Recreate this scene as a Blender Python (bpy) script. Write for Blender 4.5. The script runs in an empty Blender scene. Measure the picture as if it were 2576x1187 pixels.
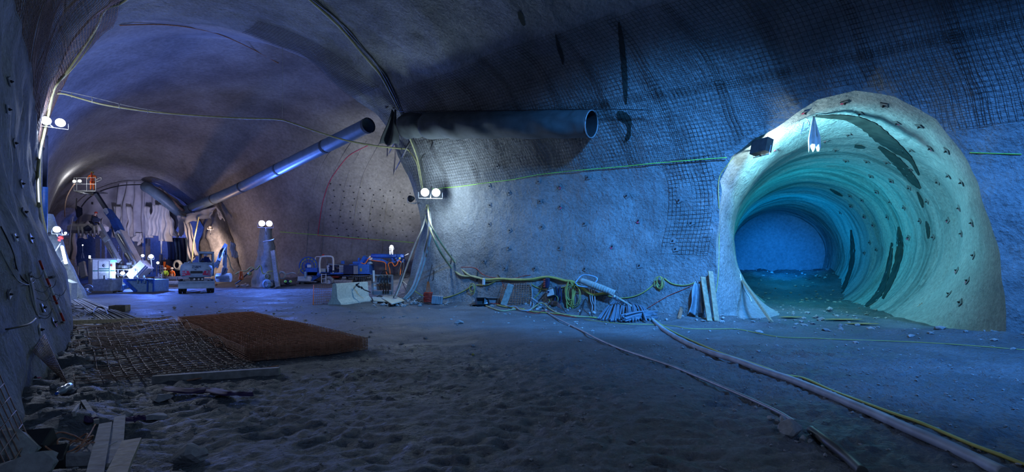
import bpy, math, random
from mathutils import Vector, Matrix, noise
from mathutils.bvhtree import BVHTree
random.seed(7)
scn = bpy.context.scene
col = scn.collection
PI = math.pi
V = Vector
F, CX, HY, CAMZ = 1300.0, 1288.0, 667.0, 2.0

# ------------------------------------------------------------------ camera
cam = bpy.data.cameras.new('camera'); camo = bpy.data.objects.new('camera', cam); col.objects.link(camo)
cam.sensor_width = 36; cam.lens = F/2576*36; cam.shift_y = (HY-593.5)/2576
cam.clip_start = 0.05; cam.clip_end = 300
camo.location = (0, 0, CAMZ); camo.rotation_euler = (PI/2, 0, 0)
scn.camera = camo
scn.view_settings.view_transform = 'Standard'; scn.view_settings.look = 'None'
scn.view_settings.exposure = 0; scn.view_settings.gamma = 1; scn.view_settings.use_curve_mapping = False
try:
    scn.cycles.max_bounces = 5; scn.cycles.diffuse_bounces = 3; scn.cycles.glossy_bounces = 2
    scn.cycles.transmission_bounces = 4; scn.cycles.transparent_max_bounces = 6; scn.cycles.volume_bounces = 0
    scn.cycles.sample_clamp_indirect = 3.0; scn.cycles.caustics_reflective = False; scn.cycles.caustics_refractive = False
    scn.cycles.use_denoising = True; scn.cycles.use_light_tree = True
except Exception: pass

# ------------------------------------------------------------------ measuring helpers
def at(px, py, Y):                       # a point at distance Y seen at that place of the photograph
    return V(((px-CX)/F*Y, Y, CAMZ-(py-HY)/F*Y))
def gnd(px, py, z=0.0):                  # a point on the ground
    return at(px, py, (CAMZ-z)*F/(py-HY))
def lerp(a, b, t): return a+(b-a)*t
def sm(t):
    t = max(0, min(1, t)); return t*t*(3-2*t)
def fbm(p, o=3, h=.5):
    s, a, q = 0, 1, V(p)
    for _ in range(o): s += a*noise.noise(q); q = q*2.03; a *= h
    return s

# ------------------------------------------------------------------ object helpers
def tag(o, label=None, cat=None, group=None, kind=None):
    if label: o['label'] = label
    if cat: o['category'] = cat
    if group: o['group'] = group
    if kind: o['kind'] = kind
    return o
def thing(name, label, cat, loc=(0, 0, 0), rz=0, group=None):
    o = bpy.data.objects.new(name, None); col.objects.link(o)
    o.location = loc; o.rotation_euler = (0, 0, rz); o.empty_display_size = .2
    o['mw'] = 0; del o['mw']
    return tag(o, label, cat, group)
def mat_of(o):
    m = Matrix.LocRotScale(o.location, o.rotation_euler, o.scale)
    return (mat_of(o.parent) @ m) if o.parent else m
def copy_tree(o, parent=None):
    c = o.copy(); col.objects.link(c)
    if parent: c.parent = parent
    for ch in list(KIDS.get(o.name, [])):
        k = copy_tree(ch, c); KIDS.setdefault(c.name, []).append(k)
    return c
KIDS = {}

class MB:
    def __init__(s): s.v = []; s.f = []; s.sm = []; s.col = None
    def add(s, vs, fs, smooth=False):
        n = len(s.v); s.v.extend([V(p) for p in vs]); s.f.extend([tuple(i+n for i in f) for f in fs]); s.sm.extend([smooth]*len(fs)); return s
    def box(s, c, d, rz=0, rx=0, ry=0, taper=1.0, bev=0.0):
        hx, hy, hz = d[0]/2, d[1]/2, d[2]/2
        R = Matrix.Rotation(rz, 3, 'Z') @ Matrix.Rotation(ry, 3, 'Y') @ Matrix.Rotation(rx, 3, 'X')
        c = V(c)
        if bev <= 0:
            p = []
            for z, k in ((-hz, 1), (hz, taper)):
                for x, y in ((-hx, -hy), (hx, -hy), (hx, hy), (-hx, hy)): p.append(c+R@V((x*k, y*k, z)))
            return s.add(p, [(3, 2, 1, 0), (4, 5, 6, 7), (0, 1, 5, 4), (1, 2, 6, 5), (2, 3, 7, 6), (3, 0, 4, 7)])
        b = min(bev, hx*.9, hy*.9, hz*.9); p = []
        rings = [(-hz, b), (-hz+b, 0), (hz-b, 0), (hz, b)]
        for z, i in rings:
            k = taper if z > 0 else 1
            X, Y2 = (hx-i)*k, (hy-i)*k; bb = b*.7 if i == 0 else b*.5
            for x, y in ((-X+bb, -Y2), (X-bb, -Y2), (X, -Y2+bb), (X, Y2-bb), (X-bb, Y2), (-X+bb, Y2), (-X, Y2-bb), (-X, -Y2+bb)):
                p.append(c+R@V((x, y, z)))
        f = [tuple(range(7, -1, -1)), tuple(range(24, 32))]
        for r in range(3):
            for k in range(8):
                a, b2 = r*8+k, r*8+(k+1) % 8; f.append((a, b2, b2+8, a+8))
        return s.add(p, f)
    def bar(s, a, b, w, h, up=(0, 0, 1)):        # a box from a to b
        a, b = V(a), V(b); d = (b-a).normalized(); u = V(up)
        if abs(d.dot(u)) > .98: u = V((0, 1, 0))
        r = d.cross(u).normalized(); u = r.cross(d)
        p = []
        for q in (a, b):
            for x, y in ((-1, -1), (1, -1), (1, 1), (-1, 1)): p.append(q+r*(x*w/2)+u*(y*h/2))
        return s.add(p, [(3, 2, 1, 0), (4, 5, 6, 7), (0, 1, 5, 4), (1, 2, 6, 5), (2, 3, 7, 6), (3, 0, 4, 7)])
    def cyl(s, a, b, r, r2=None, n=12, caps=True):
        a, b = V(a), V(b); r2 = r if r2 is None else r2
        d = (b-a).normalized(); u = V((0, 0, 1)) if abs(d.z) < .95 else V((1, 0, 0))
        x = d.cross(u).normalized(); y = d.cross(x)
        p = []
        for q, R in ((a, r), (b, r2)):
            for k in range(n): t = 2*PI*k/n; p.append(q+x*(R*math.cos(t))+y*(R*math.sin(t)))
        f = [(k, (k+1) % n, n+(k+1) % n, n+k) for k in range(n)]
        s.add(p, f, True)
        if caps:
            m = len(s.v)-2*n
            s.f.append(tuple(m+k for k in range(n-1, -1, -1))); s.f.append(tuple(m+n+k for k in range(n))); s.sm += [False, False]
        return s
    def tube(s, pts, r, n=6, rf=None, caps=True):
        pts = [V(p) for p in pts]; m = len(pts); base = len(s.v)
        up = V((0, 0, 1)); x = None; P = []
        for i, q in enumerate(pts):
            d = (pts[min(i+1, m-1)]-pts[max(i-1, 0)])
            d = d.normalized() if d.length > 1e-9 else V((1, 0, 0))
            if x is None:
                x = d.cross(up if abs(d.z) < .9 else V((1, 0, 0))).normalized()
            else:
                x = (x-d*x.dot(d));  x = x.normalized() if x.length > 1e-6 else d.orthogonal().normalized()
            y = d.cross(x); R = r*(rf(i/(m-1)) if rf else 1)
            for k in range(n): t = 2*PI*k/n; P.append(q+x*(R*math.cos(t))+y*(R*math.sin(t)))
        fs = []
        for i in range(m-1):
            for k in range(n): fs.append((i*n+k, i*n+(k+1) % n, (i+1)*n+(k+1) % n, (i+1)*n+k))
        s.add(P, fs, n > 3)
        if caps and n > 2:
            s.f.append(tuple(base+k for k in range(n-1, -1, -1))); s.f.append(tuple(base+(m-1)*n+k for k in range(n))); s.sm += [False]*2
        return s
    def lathe(s, c, prof, n=16, axis=(0, 0, 1)):     # profile of (radius, height along the axis)
        c = V(c); d = V(axis).normalized(); u = V((0, 0, 1)) if abs(d.z) < .95 else V((1, 0, 0))
        x = d.cross(u).normalized(); y = d.cross(x); P = []
        for r, h in prof:
            for k in range(n): t = 2*PI*k/n; P.append(c+d*h+x*(r*math.cos(t))+y*(r*math.sin(t)))
        fs = []
        for i in range(len(prof)-1):
            for k in range(n): fs.append((i*n+k, i*n+(k+1) % n, (i+1)*n+(k+1) % n, (i+1)*n+k))
        return s.add(P, fs, True)
    def prism(s, poly, d):                         # a closed outline (3-D points) pushed along d
        n = len(poly); P = [V(p) for p in poly]; Q = [p+V(d) for p in P]
        return s.add(P+Q, [tuple(range(n-1, -1, -1)), tuple(range(n, 2*n))]+[(k, (k+1) % n, n+(k+1) % n, n+k) for k in range(n)])
    def rock(s, c, d, seed=0, sub=2, rz=0):
        import bmesh
        bm = bmesh.new(); bmesh.ops.create_icosphere(bm, subdivisions=sub, radius=1)
        R = Matrix.Rotation(rz, 3, 'Z'); P = []
        o = V((seed*3.7, seed*1.3, 0))
        for v in bm.verts:
            q = v.co.copy(); k = 1+.33*noise.noise(q*1.1+o)+.14*noise.noise(q*2.7+o)
            for ax in range(7):                     # a few flat faces
                nrm = noise.random_unit_vector() if False else V((math.sin(seed*9.1+ax*2.4), math.cos(seed*5.3+ax*1.9), math.sin(ax*3.1+seed))).normalized()
                h = q.dot(nrm)*k
                if h > .62: k *= .62/h
            P.append(V(c)+R@V((q.x*k*d[0]/2, q.y*k*d[1]/2, q.z*k*d[2]/2)))
        fs = [tuple(v.index for v in f.verts) for f in bm.faces]; bm.free()
        return s.add(P, fs, False)
    def sheet(s, grid, thick=0.0, smooth=True):          # grid[i][j] of points
        n, m = len(grid), len(grid[0]); P = [V(p) for r in grid for p in r]
        fs = [(i*m+j, i*m+j+1, (i+1)*m+j+1, (i+1)*m+j) for i in range(n-1) for j in range(m-1)]
        if thick:
            nr = []
            for i in range(n):
                for j in range(m):
                    a = V(grid[min(i+1, n-1)][j])-V(grid[max(i-1, 0)][j]); b = V(grid[i][min(j+1, m-1)])-V(grid[i][max(j-1, 0)])
                    c = a.cross(b); nr.append(c.normalized() if c.length > 1e-9 else V((0, 0, 1)))
            Q = [p+q*thick for p, q in zip(P, nr)]; k = n*m
            fs = fs + [tuple(reversed([x+k for x in f])) for f in fs]
            e = [(0, j) for j in range(m)]+[(i, m-1) for i in range(1, n)]+[(n-1, j) for j in range(m-2, -1, -1)]+[(i, 0) for i in range(n-2, 0, -1)]
            e = [i*m+j for i, j in e]
            for a, b in zip(e, e[1:]+e[:1]): fs.append((b, a, a+k, b+k))
            P = P+Q
        return s.add(P, fs, smooth)
    def build(s, name, m, parent=None, label=None, cat=None, group=None, kind=None, world=True):
        me = bpy.data.meshes.new(name)
        vs = s.v
        if parent is not None and world:
            I = mat_of(parent).inverted(); vs = [I@p for p in s.v]
        me.from_pydata([tuple(p) for p in vs], [], s.f)
        me.polygons.foreach_set('use_smooth', s.sm)
        me.materials.append(m)
        o = bpy.data.objects.new(name, me); col.objects.link(o)
        if parent is not None:
            o.parent = parent; KIDS.setdefault(parent.name, []).append(o)
        me.validate()
        return tag(o, label, cat, group, kind)
def mb(): return MB()

def cr(pts, n=8, closed=False):                    # smooth curve through points
    P = [V(p) for p in pts]; out = []; m = len(P)
    for i in range(m if closed else m-1):
        if closed: a, b, c, d = P[(i-1) % m], P[i], P[(i+1) % m], P[(i+2) % m]
        else: a, b, c, d = P[max(i-1, 0)], P[i], P[i+1], P[min(i+2, m-1)]
        for k in range(n):
            t = k/n; out.append(.5*((2*b)+(c-a)*t+(2*a-5*b+4*c-d)*t*t+(3*b-a-3*c+d)*t**3))
    if not closed: out.append(P[-1].copy())
    return out

# ------------------------------------------------------------------ materials
def nt(name):
    m = bpy.data.materials.new(name); m.use_nodes = True; t = m.node_tree
    return m, t, t.nodes['Principled BSDF'], t.nodes, t.links
def simple(name, c, rough=.6, metal=0, dirt=.25, scale=6, spec=.4, bump=0.0):
    m, t, b, N, L = nt(name)
    b.inputs['Roughness'].default_value = rough; b.inputs['Metallic'].default_value = metal
    b.inputs['Specular IOR Level'].default_value = spec
    tc = N.new('ShaderNodeTexCoord'); n = N.new('ShaderNodeTexNoise'); n.inputs['Scale'].default_value = scale; n.inputs['Detail'].default_value = 4
    L.new(tc.outputs['Object'], n.inputs['Vector'])
    r = N.new('ShaderNodeValToRGB'); r.color_ramp.elements[0].position = .35; r.color_ramp.elements[1].position = .7
    r.color_ramp.elements[0].color = (c[0]*(1-dirt), c[1]*(1-dirt), c[2]*(1-dirt), 1); r.color_ramp.elements[1].color = (*c, 1)
    L.new(n.outputs['Fac'], r.inputs['Fac']); L.new(r.outputs['Color'], b.inputs['Base Color'])
    if bump:
        bp = N.new('ShaderNodeBump'); bp.inputs['Strength'].default_value = bump; bp.inputs['Distance'].default_value = .02
        L.new(n.outputs['Fac'], bp.inputs['Height']); L.new(bp.outputs['Normal'], b.inputs['Normal'])
    return m
def emit(name, c, s):
    m, t, b, N, L = nt(name)
    b.inputs['Base Color'].default_value = (*c, 1); b.inputs['Emission Color'].default_value = (*c, 1); b.inputs['Emission Strength'].default_value = s
    return m
def rockmat(name, dark, light, scale=1.0, fine=14, bump=.6, dist=.06, streak=(1, 1, 1), rough=.85, wet=0.0, spec=.3, rot=None, pos=(.32, .68)):
    m, t, b, N, L = nt(name)
    tc = N.new('ShaderNodeTexCoord'); mp = N.new('ShaderNodeMapping'); mp.inputs['Scale'].default_value = streak
    if rot is not None: mp.vector_type = 'TEXTURE'; mp.inputs['Rotation'].default_value = (0, 0, rot)
    L.new(tc.outputs['Object'], mp.inputs['Vector'])
    n1 = N.new('ShaderNodeTexNoise'); n1.inputs['Scale'].default_value = .35*scale; n1.inputs['Detail'].default_value = 6; n1.inputs['Roughness'].default_value = .6
    n2 = N.new('ShaderNodeTexNoise'); n2.inputs['Scale'].default_value = fine; n2.inputs['Detail'].default_value = 5; n2.inputs['Roughness'].default_value = .65
    n3 = N.new('ShaderNodeTexNoise'); n3.inputs['Scale'].default_value = fine*.22; n3.inputs['Detail'].default_value = 4
    L.new(mp.outputs['Vector'], n1.inputs['Vector']); L.new(tc.outputs['Object'], n2.inputs['Vector']); L.new(tc.outputs['Object'], n3.inputs['Vector'])
    r = N.new('ShaderNodeValToRGB'); r.color_ramp.elements[0].position = pos[0]; r.color_ramp.elements[1].position = pos[1]
    r.color_ramp.elements[0].color = (*dark, 1); r.color_ramp.elements[1].color = (*light, 1)
    L.new(n1.outputs['Fac'], r.inputs['Fac'])
    r2 = N.new('ShaderNodeValToRGB'); r2.color_ramp.elements[0].position = .3; r2.color_ramp.elements[1].position = .75
    r2.color_ramp.elements[0].color = (.62, .62, .62, 1); r2.color_ramp.elements[1].color = (1.22, 1.22, 1.22, 1)
    L.new(n2.outputs['Fac'], r2.inputs['Fac'])
    mx = N.new('ShaderNodeMix'); mx.data_type = 'RGBA'; mx.blend_type = 'MULTIPLY'; mx.inputs['Factor'].default_value = .8
    L.new(r.outputs['Color'], mx.inputs['A']); L.new(r2.outputs['Color'], mx.inputs['B']); L.new(mx.outputs['Result'], b.inputs['Base Color'])
    ad = N.new('ShaderNodeMath'); ad.operation = 'MULTIPLY_ADD'; ad.inputs[1].default_value = 2.0
    L.new(n3.outputs['Fac'], ad.inputs[0]); L.new(n2.outputs['Fac'], ad.inputs[2])
    bp = N.new('ShaderNodeBump'); bp.inputs['Strength'].default_value = bump; bp.inputs['Distance'].default_value = dist
    L.new(ad.outputs[0], bp.inputs['Height']); L.new(bp.outputs['Normal'], b.inputs['Normal'])
    b.inputs['Roughness'].default_value = rough; b.inputs['Specular IOR Level'].default_value = spec
    if wet:
        rr = N.new('ShaderNodeMapRange'); rr.inputs['From Min'].default_value = .35; rr.inputs['From Max'].default_value = .65
        rr.inputs['To Min'].default_value = rough-wet; rr.inputs['To Max'].default_value = rough
        L.new(n1.outputs['Fac'], rr.inputs['Value']); L.new(rr.outputs['Result'], b.inputs['Roughness'])
    return m
M = {}
M['hall'] = rockmat('sprayed_concrete', (.15, .155, .16), (.33, .34, .345), fine=9, bump=.9, dist=.10)
M['far'] = rockmat('sprayed_concrete_far', (.18, .165, .16), (.36, .34, .33), fine=4, scale=.7, bump=.5, dist=.10)
M['tun'] = rockmat('tunnel_concrete', (.22, .26, .26), (.38, .42, .42), fine=8, bump=.8, dist=.08)
M['rings'] = rockmat('ringed_tunnel_concrete', (.13, .18, .18), (.37, .42, .42), fine=8, bump=.8, dist=.08, rot=1.18, streak=(.17, 1.6, 1.6), pos=(.34, .56))
M['end'] = rockmat('end_face_concrete', (.20, .24, .26), (.30, .33, .35), fine=5, bump=.3, dist=.05)
M['floor'] = rockmat('muddy_gravel_floor', (.10, .11, .12), (.25, .265, .28), fine=19, scale=1.6, bump=1.0, dist=.11, rough=.8, wet=.25, spec=.35)
M['wet'] = simple('wet_stain_concrete', (.045, .055, .05), .75, dirt=.5, scale=3, spec=.15)
M['rock'] = rockmat('broken_rock', (.22, .215, .21), (.42, .41, .40), fine=12, bump=.5, dist=.03)
M['wood'] = simple('raw_timber', (.42, .34, .22), .75, dirt=.4, scale=9, bump=.4)
M['wood2'] = simple('grey_timber', (.34, .32, .28), .8, dirt=.4, scale=9, bump=.4)
M['rust'] = simple('rusty_steel', (.52, .25, .15), .8, dirt=.45, scale=14, spec=.2)
M['rebar'] = simple('dull_rebar_steel', (.32, .20, .15), .65, dirt=.5, scale=12)
M['meshsteel'] = simple('dark_mesh_steel', (.055, .04, .035), .7, dirt=.4, scale=4)
M['plate'] = simple('dull_plate_steel', (.20, .21, .22), .7, dirt=.4, spec=.2)
M['steel'] = simple('steel', (.45, .46, .48), .4, .7, dirt=.3)
M['gsteel'] = simple('grey_steel', (.30, .31, .33), .5, .3, dirt=.3)
M['dark'] = simple('black_rubber', (.03, .03, .033), .6, dirt=.4)
M['white'] = simple('white_paint', (.72, .72, .70), .5, dirt=.2)
M['pale'] = simple('pale_plastic', (.55, .56, .52), .5, dirt=.2)
M['blue'] = simple('blue_paint', (.03, .14, .55), .45, dirt=.3)
M['lblue'] = simple('light_blue_paint', (.30, .48, .62), .5, dirt=.25)
M['exc'] = simple('excavator_paint', (.34, .47, .60), .45, dirt=.2, scale=3)
M['yellow'] = simple('yellow_rubber', (.46, .42, .11), .5, dirt=.2)
M['olive'] = simple('pale_yellow_hose', (.42, .40, .20), .55, dirt=.3)
M['hosegrey'] = simple('grey_hose', (.42, .42, .38), .55, dirt=.3)
M['hosedark'] = simple('dark_hose', (.08, .085, .08), .5, dirt=.3)
M['whitehose'] = simple('white_pipe', (.34, .38, .42), .55, dirt=.35, scale=4)
M['red'] = simple('red_plastic', (.60, .05, .03), .6, dirt=.3)
M['orange'] = simple('orange_fabric', (.85, .18, .03), .7, dirt=.2)
M['duct'] = simple('duct_fabric', (.13, .19, .25), .45, dirt=.3, scale=2, spec=.5)
M['duct2'] = simple('dark_duct_fabric', (.085, .095, .10), .85, dirt=.35, scale=2, spec=.2)
M['tarp'] = simple('grey_tarpaulin', (.42, .40, .42), .7, dirt=.3, scale=1.2)
M['tarp2'] = simple('pale_tarpaulin', (.48, .46, .45), .7, dirt=.3, scale=1.2)
M['purple'] = simple('purple_cloth', (.06, .03, .10), .8, dirt=.4)
M['green'] = simple('green_paint_line', (.35, .75, .10), .7, dirt=.2)
M['pinkp'] = simple('pink_marking_paint', (.65, .06, .14), .8, dirt=.3)
M['skin'] = simple('skin', (.55, .33, .24), .6, dirt=.1)
M['navy'] = simple('navy_fabric', (.02, .03, .08), .8, dirt=.3)
M['limeg'] = simple('lime_fabric', (.45, .80, .10), .7, dirt=.1)
M['glass'] = simple('cab_glass', (.10, .16, .20), .1, dirt=.2, spec=.8)
M['wrap'] = simple('plastic_wrap', (.40, .46, .52), .3, dirt=.4, scale=5, spec=.7)
M['barrier'] = rockmat('cast_concrete', (.48, .50, .42), (.62, .64, .54), fine=10, bump=.15, dist=.01)
# ------------------------------------------------------------------ near hall: a vault between its two wall lines
LF = [V((-21.9, 25.1)), V((-9.8, 11.2)), V((-4.9, 5.0)), V((.6, -4.5))]
LT = [0, .5, .70, 1]
RF = [V((-6.3, 29.5)), V((28, 1.8))]
def Lp(t):
    for i in range(3):
        if t <= LT[i+1] or i == 2:
            return lerp(LF[i], LF[i+1], (t-LT[i])/(LT[i+1]-LT[i]))
def Rp(t): return lerp(RF[0], RF[1], t)
PA = [(.02, -.8), (.0, 1.75), (-.048, 4), (-.05, 6.1), (-.043, 8.4), (-.003, 10.8), (.076, 12.85), (.16, 14.0), (.28, 14.45), (.44, 14.3),
      (.605, 13.65), (.70, 13), (.815, 11.7), (.932, 10.2), (.994, 8.05), (1.045, 6.2), (1.068, 4.6), (1.045, 2.6), (1.025, 1.25), (1.0, -.8)]
PB = [(-.0, -.8), (-.02, 1.75), (-.035, 4), (-.035, 6.1), (-.01, 8.4), (.04, 10.8), (.13, 12.85), (.25, 14.2), (.37, 14.9), (.5, 15),
      (.63, 14.6), (.73, 13.8), (.83, 12.4), (.925, 10.2), (.985, 8.05), (1.015, 6.2), (1.02, 4.6), (1.015, 2.6), (1.01, 1.25), (1.0, -.8)]
def crs(P, w):
    i = min(int(w), len(P)-2); t = w-i
    a, b, c, d = P[max(i-1, 0)], P[i], P[i+1], P[min(i+2, len(P)-1)]
    return tuple(.5*((2*b[k])+(c[k]-a[k])*t+(2*a[k]-5*b[k]+4*c[k]-d[k])*t*t+(3*b[k]-a[k]-3*c[k]+d[k])*t**3) for k in (0, 1))
def HW(t, w):                                   # hall surface, without its roughness
    a, b = crs(PA, w), crs(PB, w); k = sm(t)
    s, z = lerp(a[0], b[0], k), lerp(a[1], b[1], k)
    l, r = Lp(t), Rp(t); p = lerp(l, r, s)
    return V((p.x, p.y, z))
def rough(p, inward, amp=.16, hf=1):
    d = amp*fbm(p*.33, 3 if hf else 2)+hf*.05*noise.noise(p*1.4)
    return p+inward*(d+.045*noise.noise(p*.9+V((9, 0, 0)))+hf*.02*noise.noise(p*2.6))
def hall_pt(t, w, hf=1):
    p = HW(t, w); c = lerp(Lp(t), Rp(t), .5); n = (V((c.x, c.y, 5))-p).normalized()
    # sprayed ribs: gentle swells that follow the steel arches
    sw = .07*math.sin(t*46+noise.noise(p*.12)*2.0)
    e = .16
    if w < 6: e = .22
    return rough(p, n, e, hf)+n*sw
def proj(p): return (CX+F*p.x/p.y, HY-F*(p.z-CAMZ)/p.y)
def solve(px, py, t, w):                        # where on the right wall a place of the photo lies
    for _ in range(25):
        q = proj(HW(t, w)); e = (px-q[0], py-q[1])
        h = 1e-3
        a = proj(HW(t+h, w)); b = proj(HW(t, w+h))
        J = ((a[0]-q[0])/h, (b[0]-q[0])/h, (a[1]-q[1])/h, (b[1]-q[1])/h); D = J[0]*J[3]-J[1]*J[2]
        dt = (e[0]*J[3]-e[1]*J[1])/D; dw = (J[0]*e[1]-J[2]*e[0])/D
        t += max(-.05, min(.05, dt)); w = max(13.01, min(18.99, w+max(-.5, min(.5, dw))))
    return t, w
NT, NS = 190, 9
ts = [i/NT for i in range(NT+1)]
ws = [j/NS for j in range(19*NS+1)]
mouth_px = [(1806, 560), (1812, 455), (1845, 392), (1895, 350), (1950, 322), (2005, 285), (2060, 250), (2150, 228), (2250, 243), (2350, 300), (2425, 390),
            (2475, 480), (2500, 560), (2516, 640), (2528, 720), (2540, 800)]
mo = [solve(px, py, .45 if px < 2200 else .6, 15.5) for px, py in mouth_px]
mo.append((mo[-1][0]+.002, 18.85)); 
tl = solve(1800, 790, .4, 18)
bot = [(lerp(mo[-1][0], tl[0], k/6), 18.85) for k in range(1, 7)]
mo += bot; mo += [solve(1803, 700, .4, 17.5)]
i0 = int(min(m[0] for m in mo)*NT)-3; i1 = min(NT, int(max(m[0] for m in mo)*NT)+4)
j0 = 12*NS; j1 = 19*NS
c = ((min(m[0] for m in mo)+max(m[0] for m in mo))/2, 16.4)
AS = 60.0                                         # scale of t against w when measuring angles
def ang(m): return math.atan2(m[1]-c[1], (m[0]-c[0])*AS)
# outline as dense polyline in (t,w)
dense = []
for k in range(len(mo)):
    a, b = mo[k], mo[(k+1) % len(mo)]
    for q in range(12): dense.append((lerp(a[0], b[0], q/12), lerp(a[1], b[1], q/12)))
def outline_at(th):
    d = (math.cos(th)/AS, math.sin(th)); best = None
    for k in range(len(dense)):
        a, b = dense[k], dense[(k+1) % len(dense)]
        ax, ay, bx, by = a[0]-c[0], a[1]-c[1], b[0]-c[0], b[1]-c[1]
        den = d[0]*(by-ay)-d[1]*(bx-ax)
        if abs(den) < 1e-12: continue
        r = (ax*(by-ay)-ay*(bx-ax))/den; u = (ax*d[1]-ay*d[0])/den
        if r > 0 and -1e-6 <= u <= 1+1e-6 and (best is None or r > best): best = r
    return (c[0]+d[0]*best, c[1]+d[1]*best)
border = [(ts[i], ws[j0]) for i in range(i0, i1)]+[(ts[i1], ws[j]) for j in range(j0, j1)]+[(ts[i], ws[j1]) for i in range(i1, i0, -1)]+[(ts[i0], ws[j]) for j in range(j1, j0, -1)]
ring0 = [outline_at(ang(b)) for b in border]
def chunk(name, jr, ir=(0, NT), hole=False):
    m = mb(); idx = {}
    def vid(i, j):
        if (i, j) not in idx: idx[(i, j)] = len(m.v); m.v.append(hall_pt(ts[i], ws[j]))
        return idx[(i, j)]
    for i in range(*ir):
        for j in range(*jr):
            if hole and i0 <= i < i1 and j0 <= j < j1: continue
            m.f.append((vid(i, j), vid(i, j+1), vid(i+1, j+1), vid(i+1, j))); m.sm.append(True)
    if hole:
        K = 9; n = len(border); rows = []
        for k in range(K+1):
            row = []
            for b, o in zip(border, ring0):
                if k == 0 and (round(b[0]*NT), round(b[1]*NS)) in idx: row.append(idx[(round(b[0]*NT), round(b[1]*NS))]); continue
                row.append(len(m.v)); m.v.append(hall_pt(lerp(b[0], o[0], k/K), lerp(b[1], o[1], k/K)))
            rows.append(row)
        for k in range(K):
            for q in range(n): m.f.append((rows[k][q], rows[k+1][q], rows[k+1][(q+1) % n], rows[k][(q+1) % n])); m.sm.append(True)
    return m
hall_r = chunk('wall_right', (12*NS, 19*NS), hole=True); hall_r.build('wall_right', M['hall'], kind='structure')
hall_c = chunk('ceiling', (6*NS, 12*NS)); hall_c.build('ceiling', M['hall'], kind='structure')
hall_l = chunk('wall_left', (0, 6*NS)); hall_l.build('wall_left', M['hall'], kind='structure')
# wall behind the camera closes the hall
m = mb(); m.v = [HW(1, w) for w in ws]; m.f = [tuple(range(len(ws)))]; m.sm = [False]; m.build('wall_back', M['hall'], kind='structure')

# ------------------------------------------------------------------ the round tunnel behind the mouth in the right wall
TC0, TD = V((11.9, 18.06, 3.2)), V((.38, .925, -.012)).normalized()
TL = V((-TD.y, TD.x, 0)).normalized(); TU = V((0, 0, 1))
TLEN, TR = 30.0, 3.8
tun = mb(); n = len(ring0); rows = []
W0 = [hall_pt(*o) for o in ring0]
def circ(p, depth, R):
    cc = TC0+TD*depth; d = p-cc; a = math.atan2(d.dot(TU), d.dot(TL)); return cc+TL*(R*math.cos(a))+TU*(R*math.sin(a))
angs = []
cen = TC0
for p in W0: angs.append(math.atan2((p-cen).dot(TU), (p-cen).dot(TL)))
def tpt(k, depth, R=TR):
    a = angs[k]; cc = TC0+TD*depth
    p = cc+TL*(R*math.cos(a))+TU*(R*math.sin(a))
    inw = (cc-p).normalized()
    rb = sm((depth-3)/6); rib = (.06+.10*rb)*noise.noise(V((depth*1.6+.5*noise.noise(V((a*2, depth*.3, 0))), a*.8, 3)))+.05*noise.noise(V((depth*4.2, a*1.3, 9)))
    return p+inw*(rib+.10*fbm(p*.4, 3))
rows.append(W0)
T1 = [tpt(k, .9, 3.95) for k in range(n)]; T1b = [tpt(k, 2.6) for k in range(n)]
for q in (.12, .28, .45, .62, .8, .92):
    row = []
    for k in range(n):
        e = W0[k]; a = lerp(e, T1b[k], q); b = T1[k]
        g = sm((e.x-9.5)/2.5)*.5; tin = e+(TC0-e).normalized()*1.3; tin = V((tin.x, e.y+(tin.x-e.x)*-.807, tin.z)); b = lerp(lerp(b, T1b[k], .25), tin, g)
        p = (1-q)**2*e+2*q*(1-q)*b+q*q*T1b[k]
        inw = (TC0+TD*1.0-p).normalized()
        row.append(p+inw*(.10*fbm(p*.6, 3)+.03*noise.noise(p*2.5)))
    rows.append(row)
rows.append(T1b)
dep = 2.6
while dep < TLEN:
    dep += .16 if dep < 14 else .3
    rows.append([tpt(k, dep) for k in range(n)])
for r in rows: tun.v.extend(r)
for r in range(len(rows)-1):
    for k in range(n): tun.f.append((r*n+k, (r+1)*n+k, (r+1)*n+(k+1) % n, r*n+(k+1) % n)); tun.sm.append(True)
to = tun.build('wall_tunnel', M['tun'], kind='structure'); to.data.materials.append(M['rings'])
for pi, pl in enumerate(to.data.polygons):
    if pi//n > 17+3*math.sin(pi*.7): pl.material_index = 1
m = mb(); cc = TC0+TD*(TLEN-.1)
m.v = [cc]+[cc+TL*(4.4*math.cos(a))+TU*(4.4*math.sin(a)) for a in [2*PI*k/48 for k in range(48)]]
m.f = [(0, 1+k, 1+(k+1) % 48) for k in range(48)]; m.sm = [False]*48
m.build('wall_tunnel_end', M['end'], kind='structure'); tunend = m

# ------------------------------------------------------------------ far chamber: starts at the hall's edge and funnels to the screened portal
A0 = [HW(0, w) for w in ws]
A0r = [hall_pt(0, w) for w in ws]
def prof_line(l, r, shape, apex):                  # same number of points as the hall edge
    out = []
    for w in ws:
        s, z = crs(shape, w); p = lerp(V(l), V(r), s); out.append(V((p.x, p.y, z*apex/15 if z > 0 else z)))
    return out
C0 = prof_line((-25.5, 27.0), (-3.0, 50.5), PB, 17.5)
C1 = prof_line((-37.0, 42.0), (-14.0, 51.3), PB, 15.5)
C2 = prof_line((-47.0, 53.0), (-26.0, 53.6), PB, 11.8)
C3 = prof_line((-47.6, 57.0), (-33.8, 57.4), PB, 10.6)
C4 = prof_line((-57.0, 66.0), (-36.5, 66.0), PB, 11.5)
def far_pt(p, cen, amp=.18): 
    n = (cen-p).normalized(); return p+n*(amp*fbm(p*.22, 3)+.04*noise.noise(p*1.2))
far = mb(); rows = [A0r]
cens = [V((-14, 27, 5)), V((-15, 35, 5)), V((-26, 44, 5)), V((-36, 52, 5)), V((-39.5, 56.5, 5))]
secs = [A0, C0, C1, C2, C3]
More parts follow.
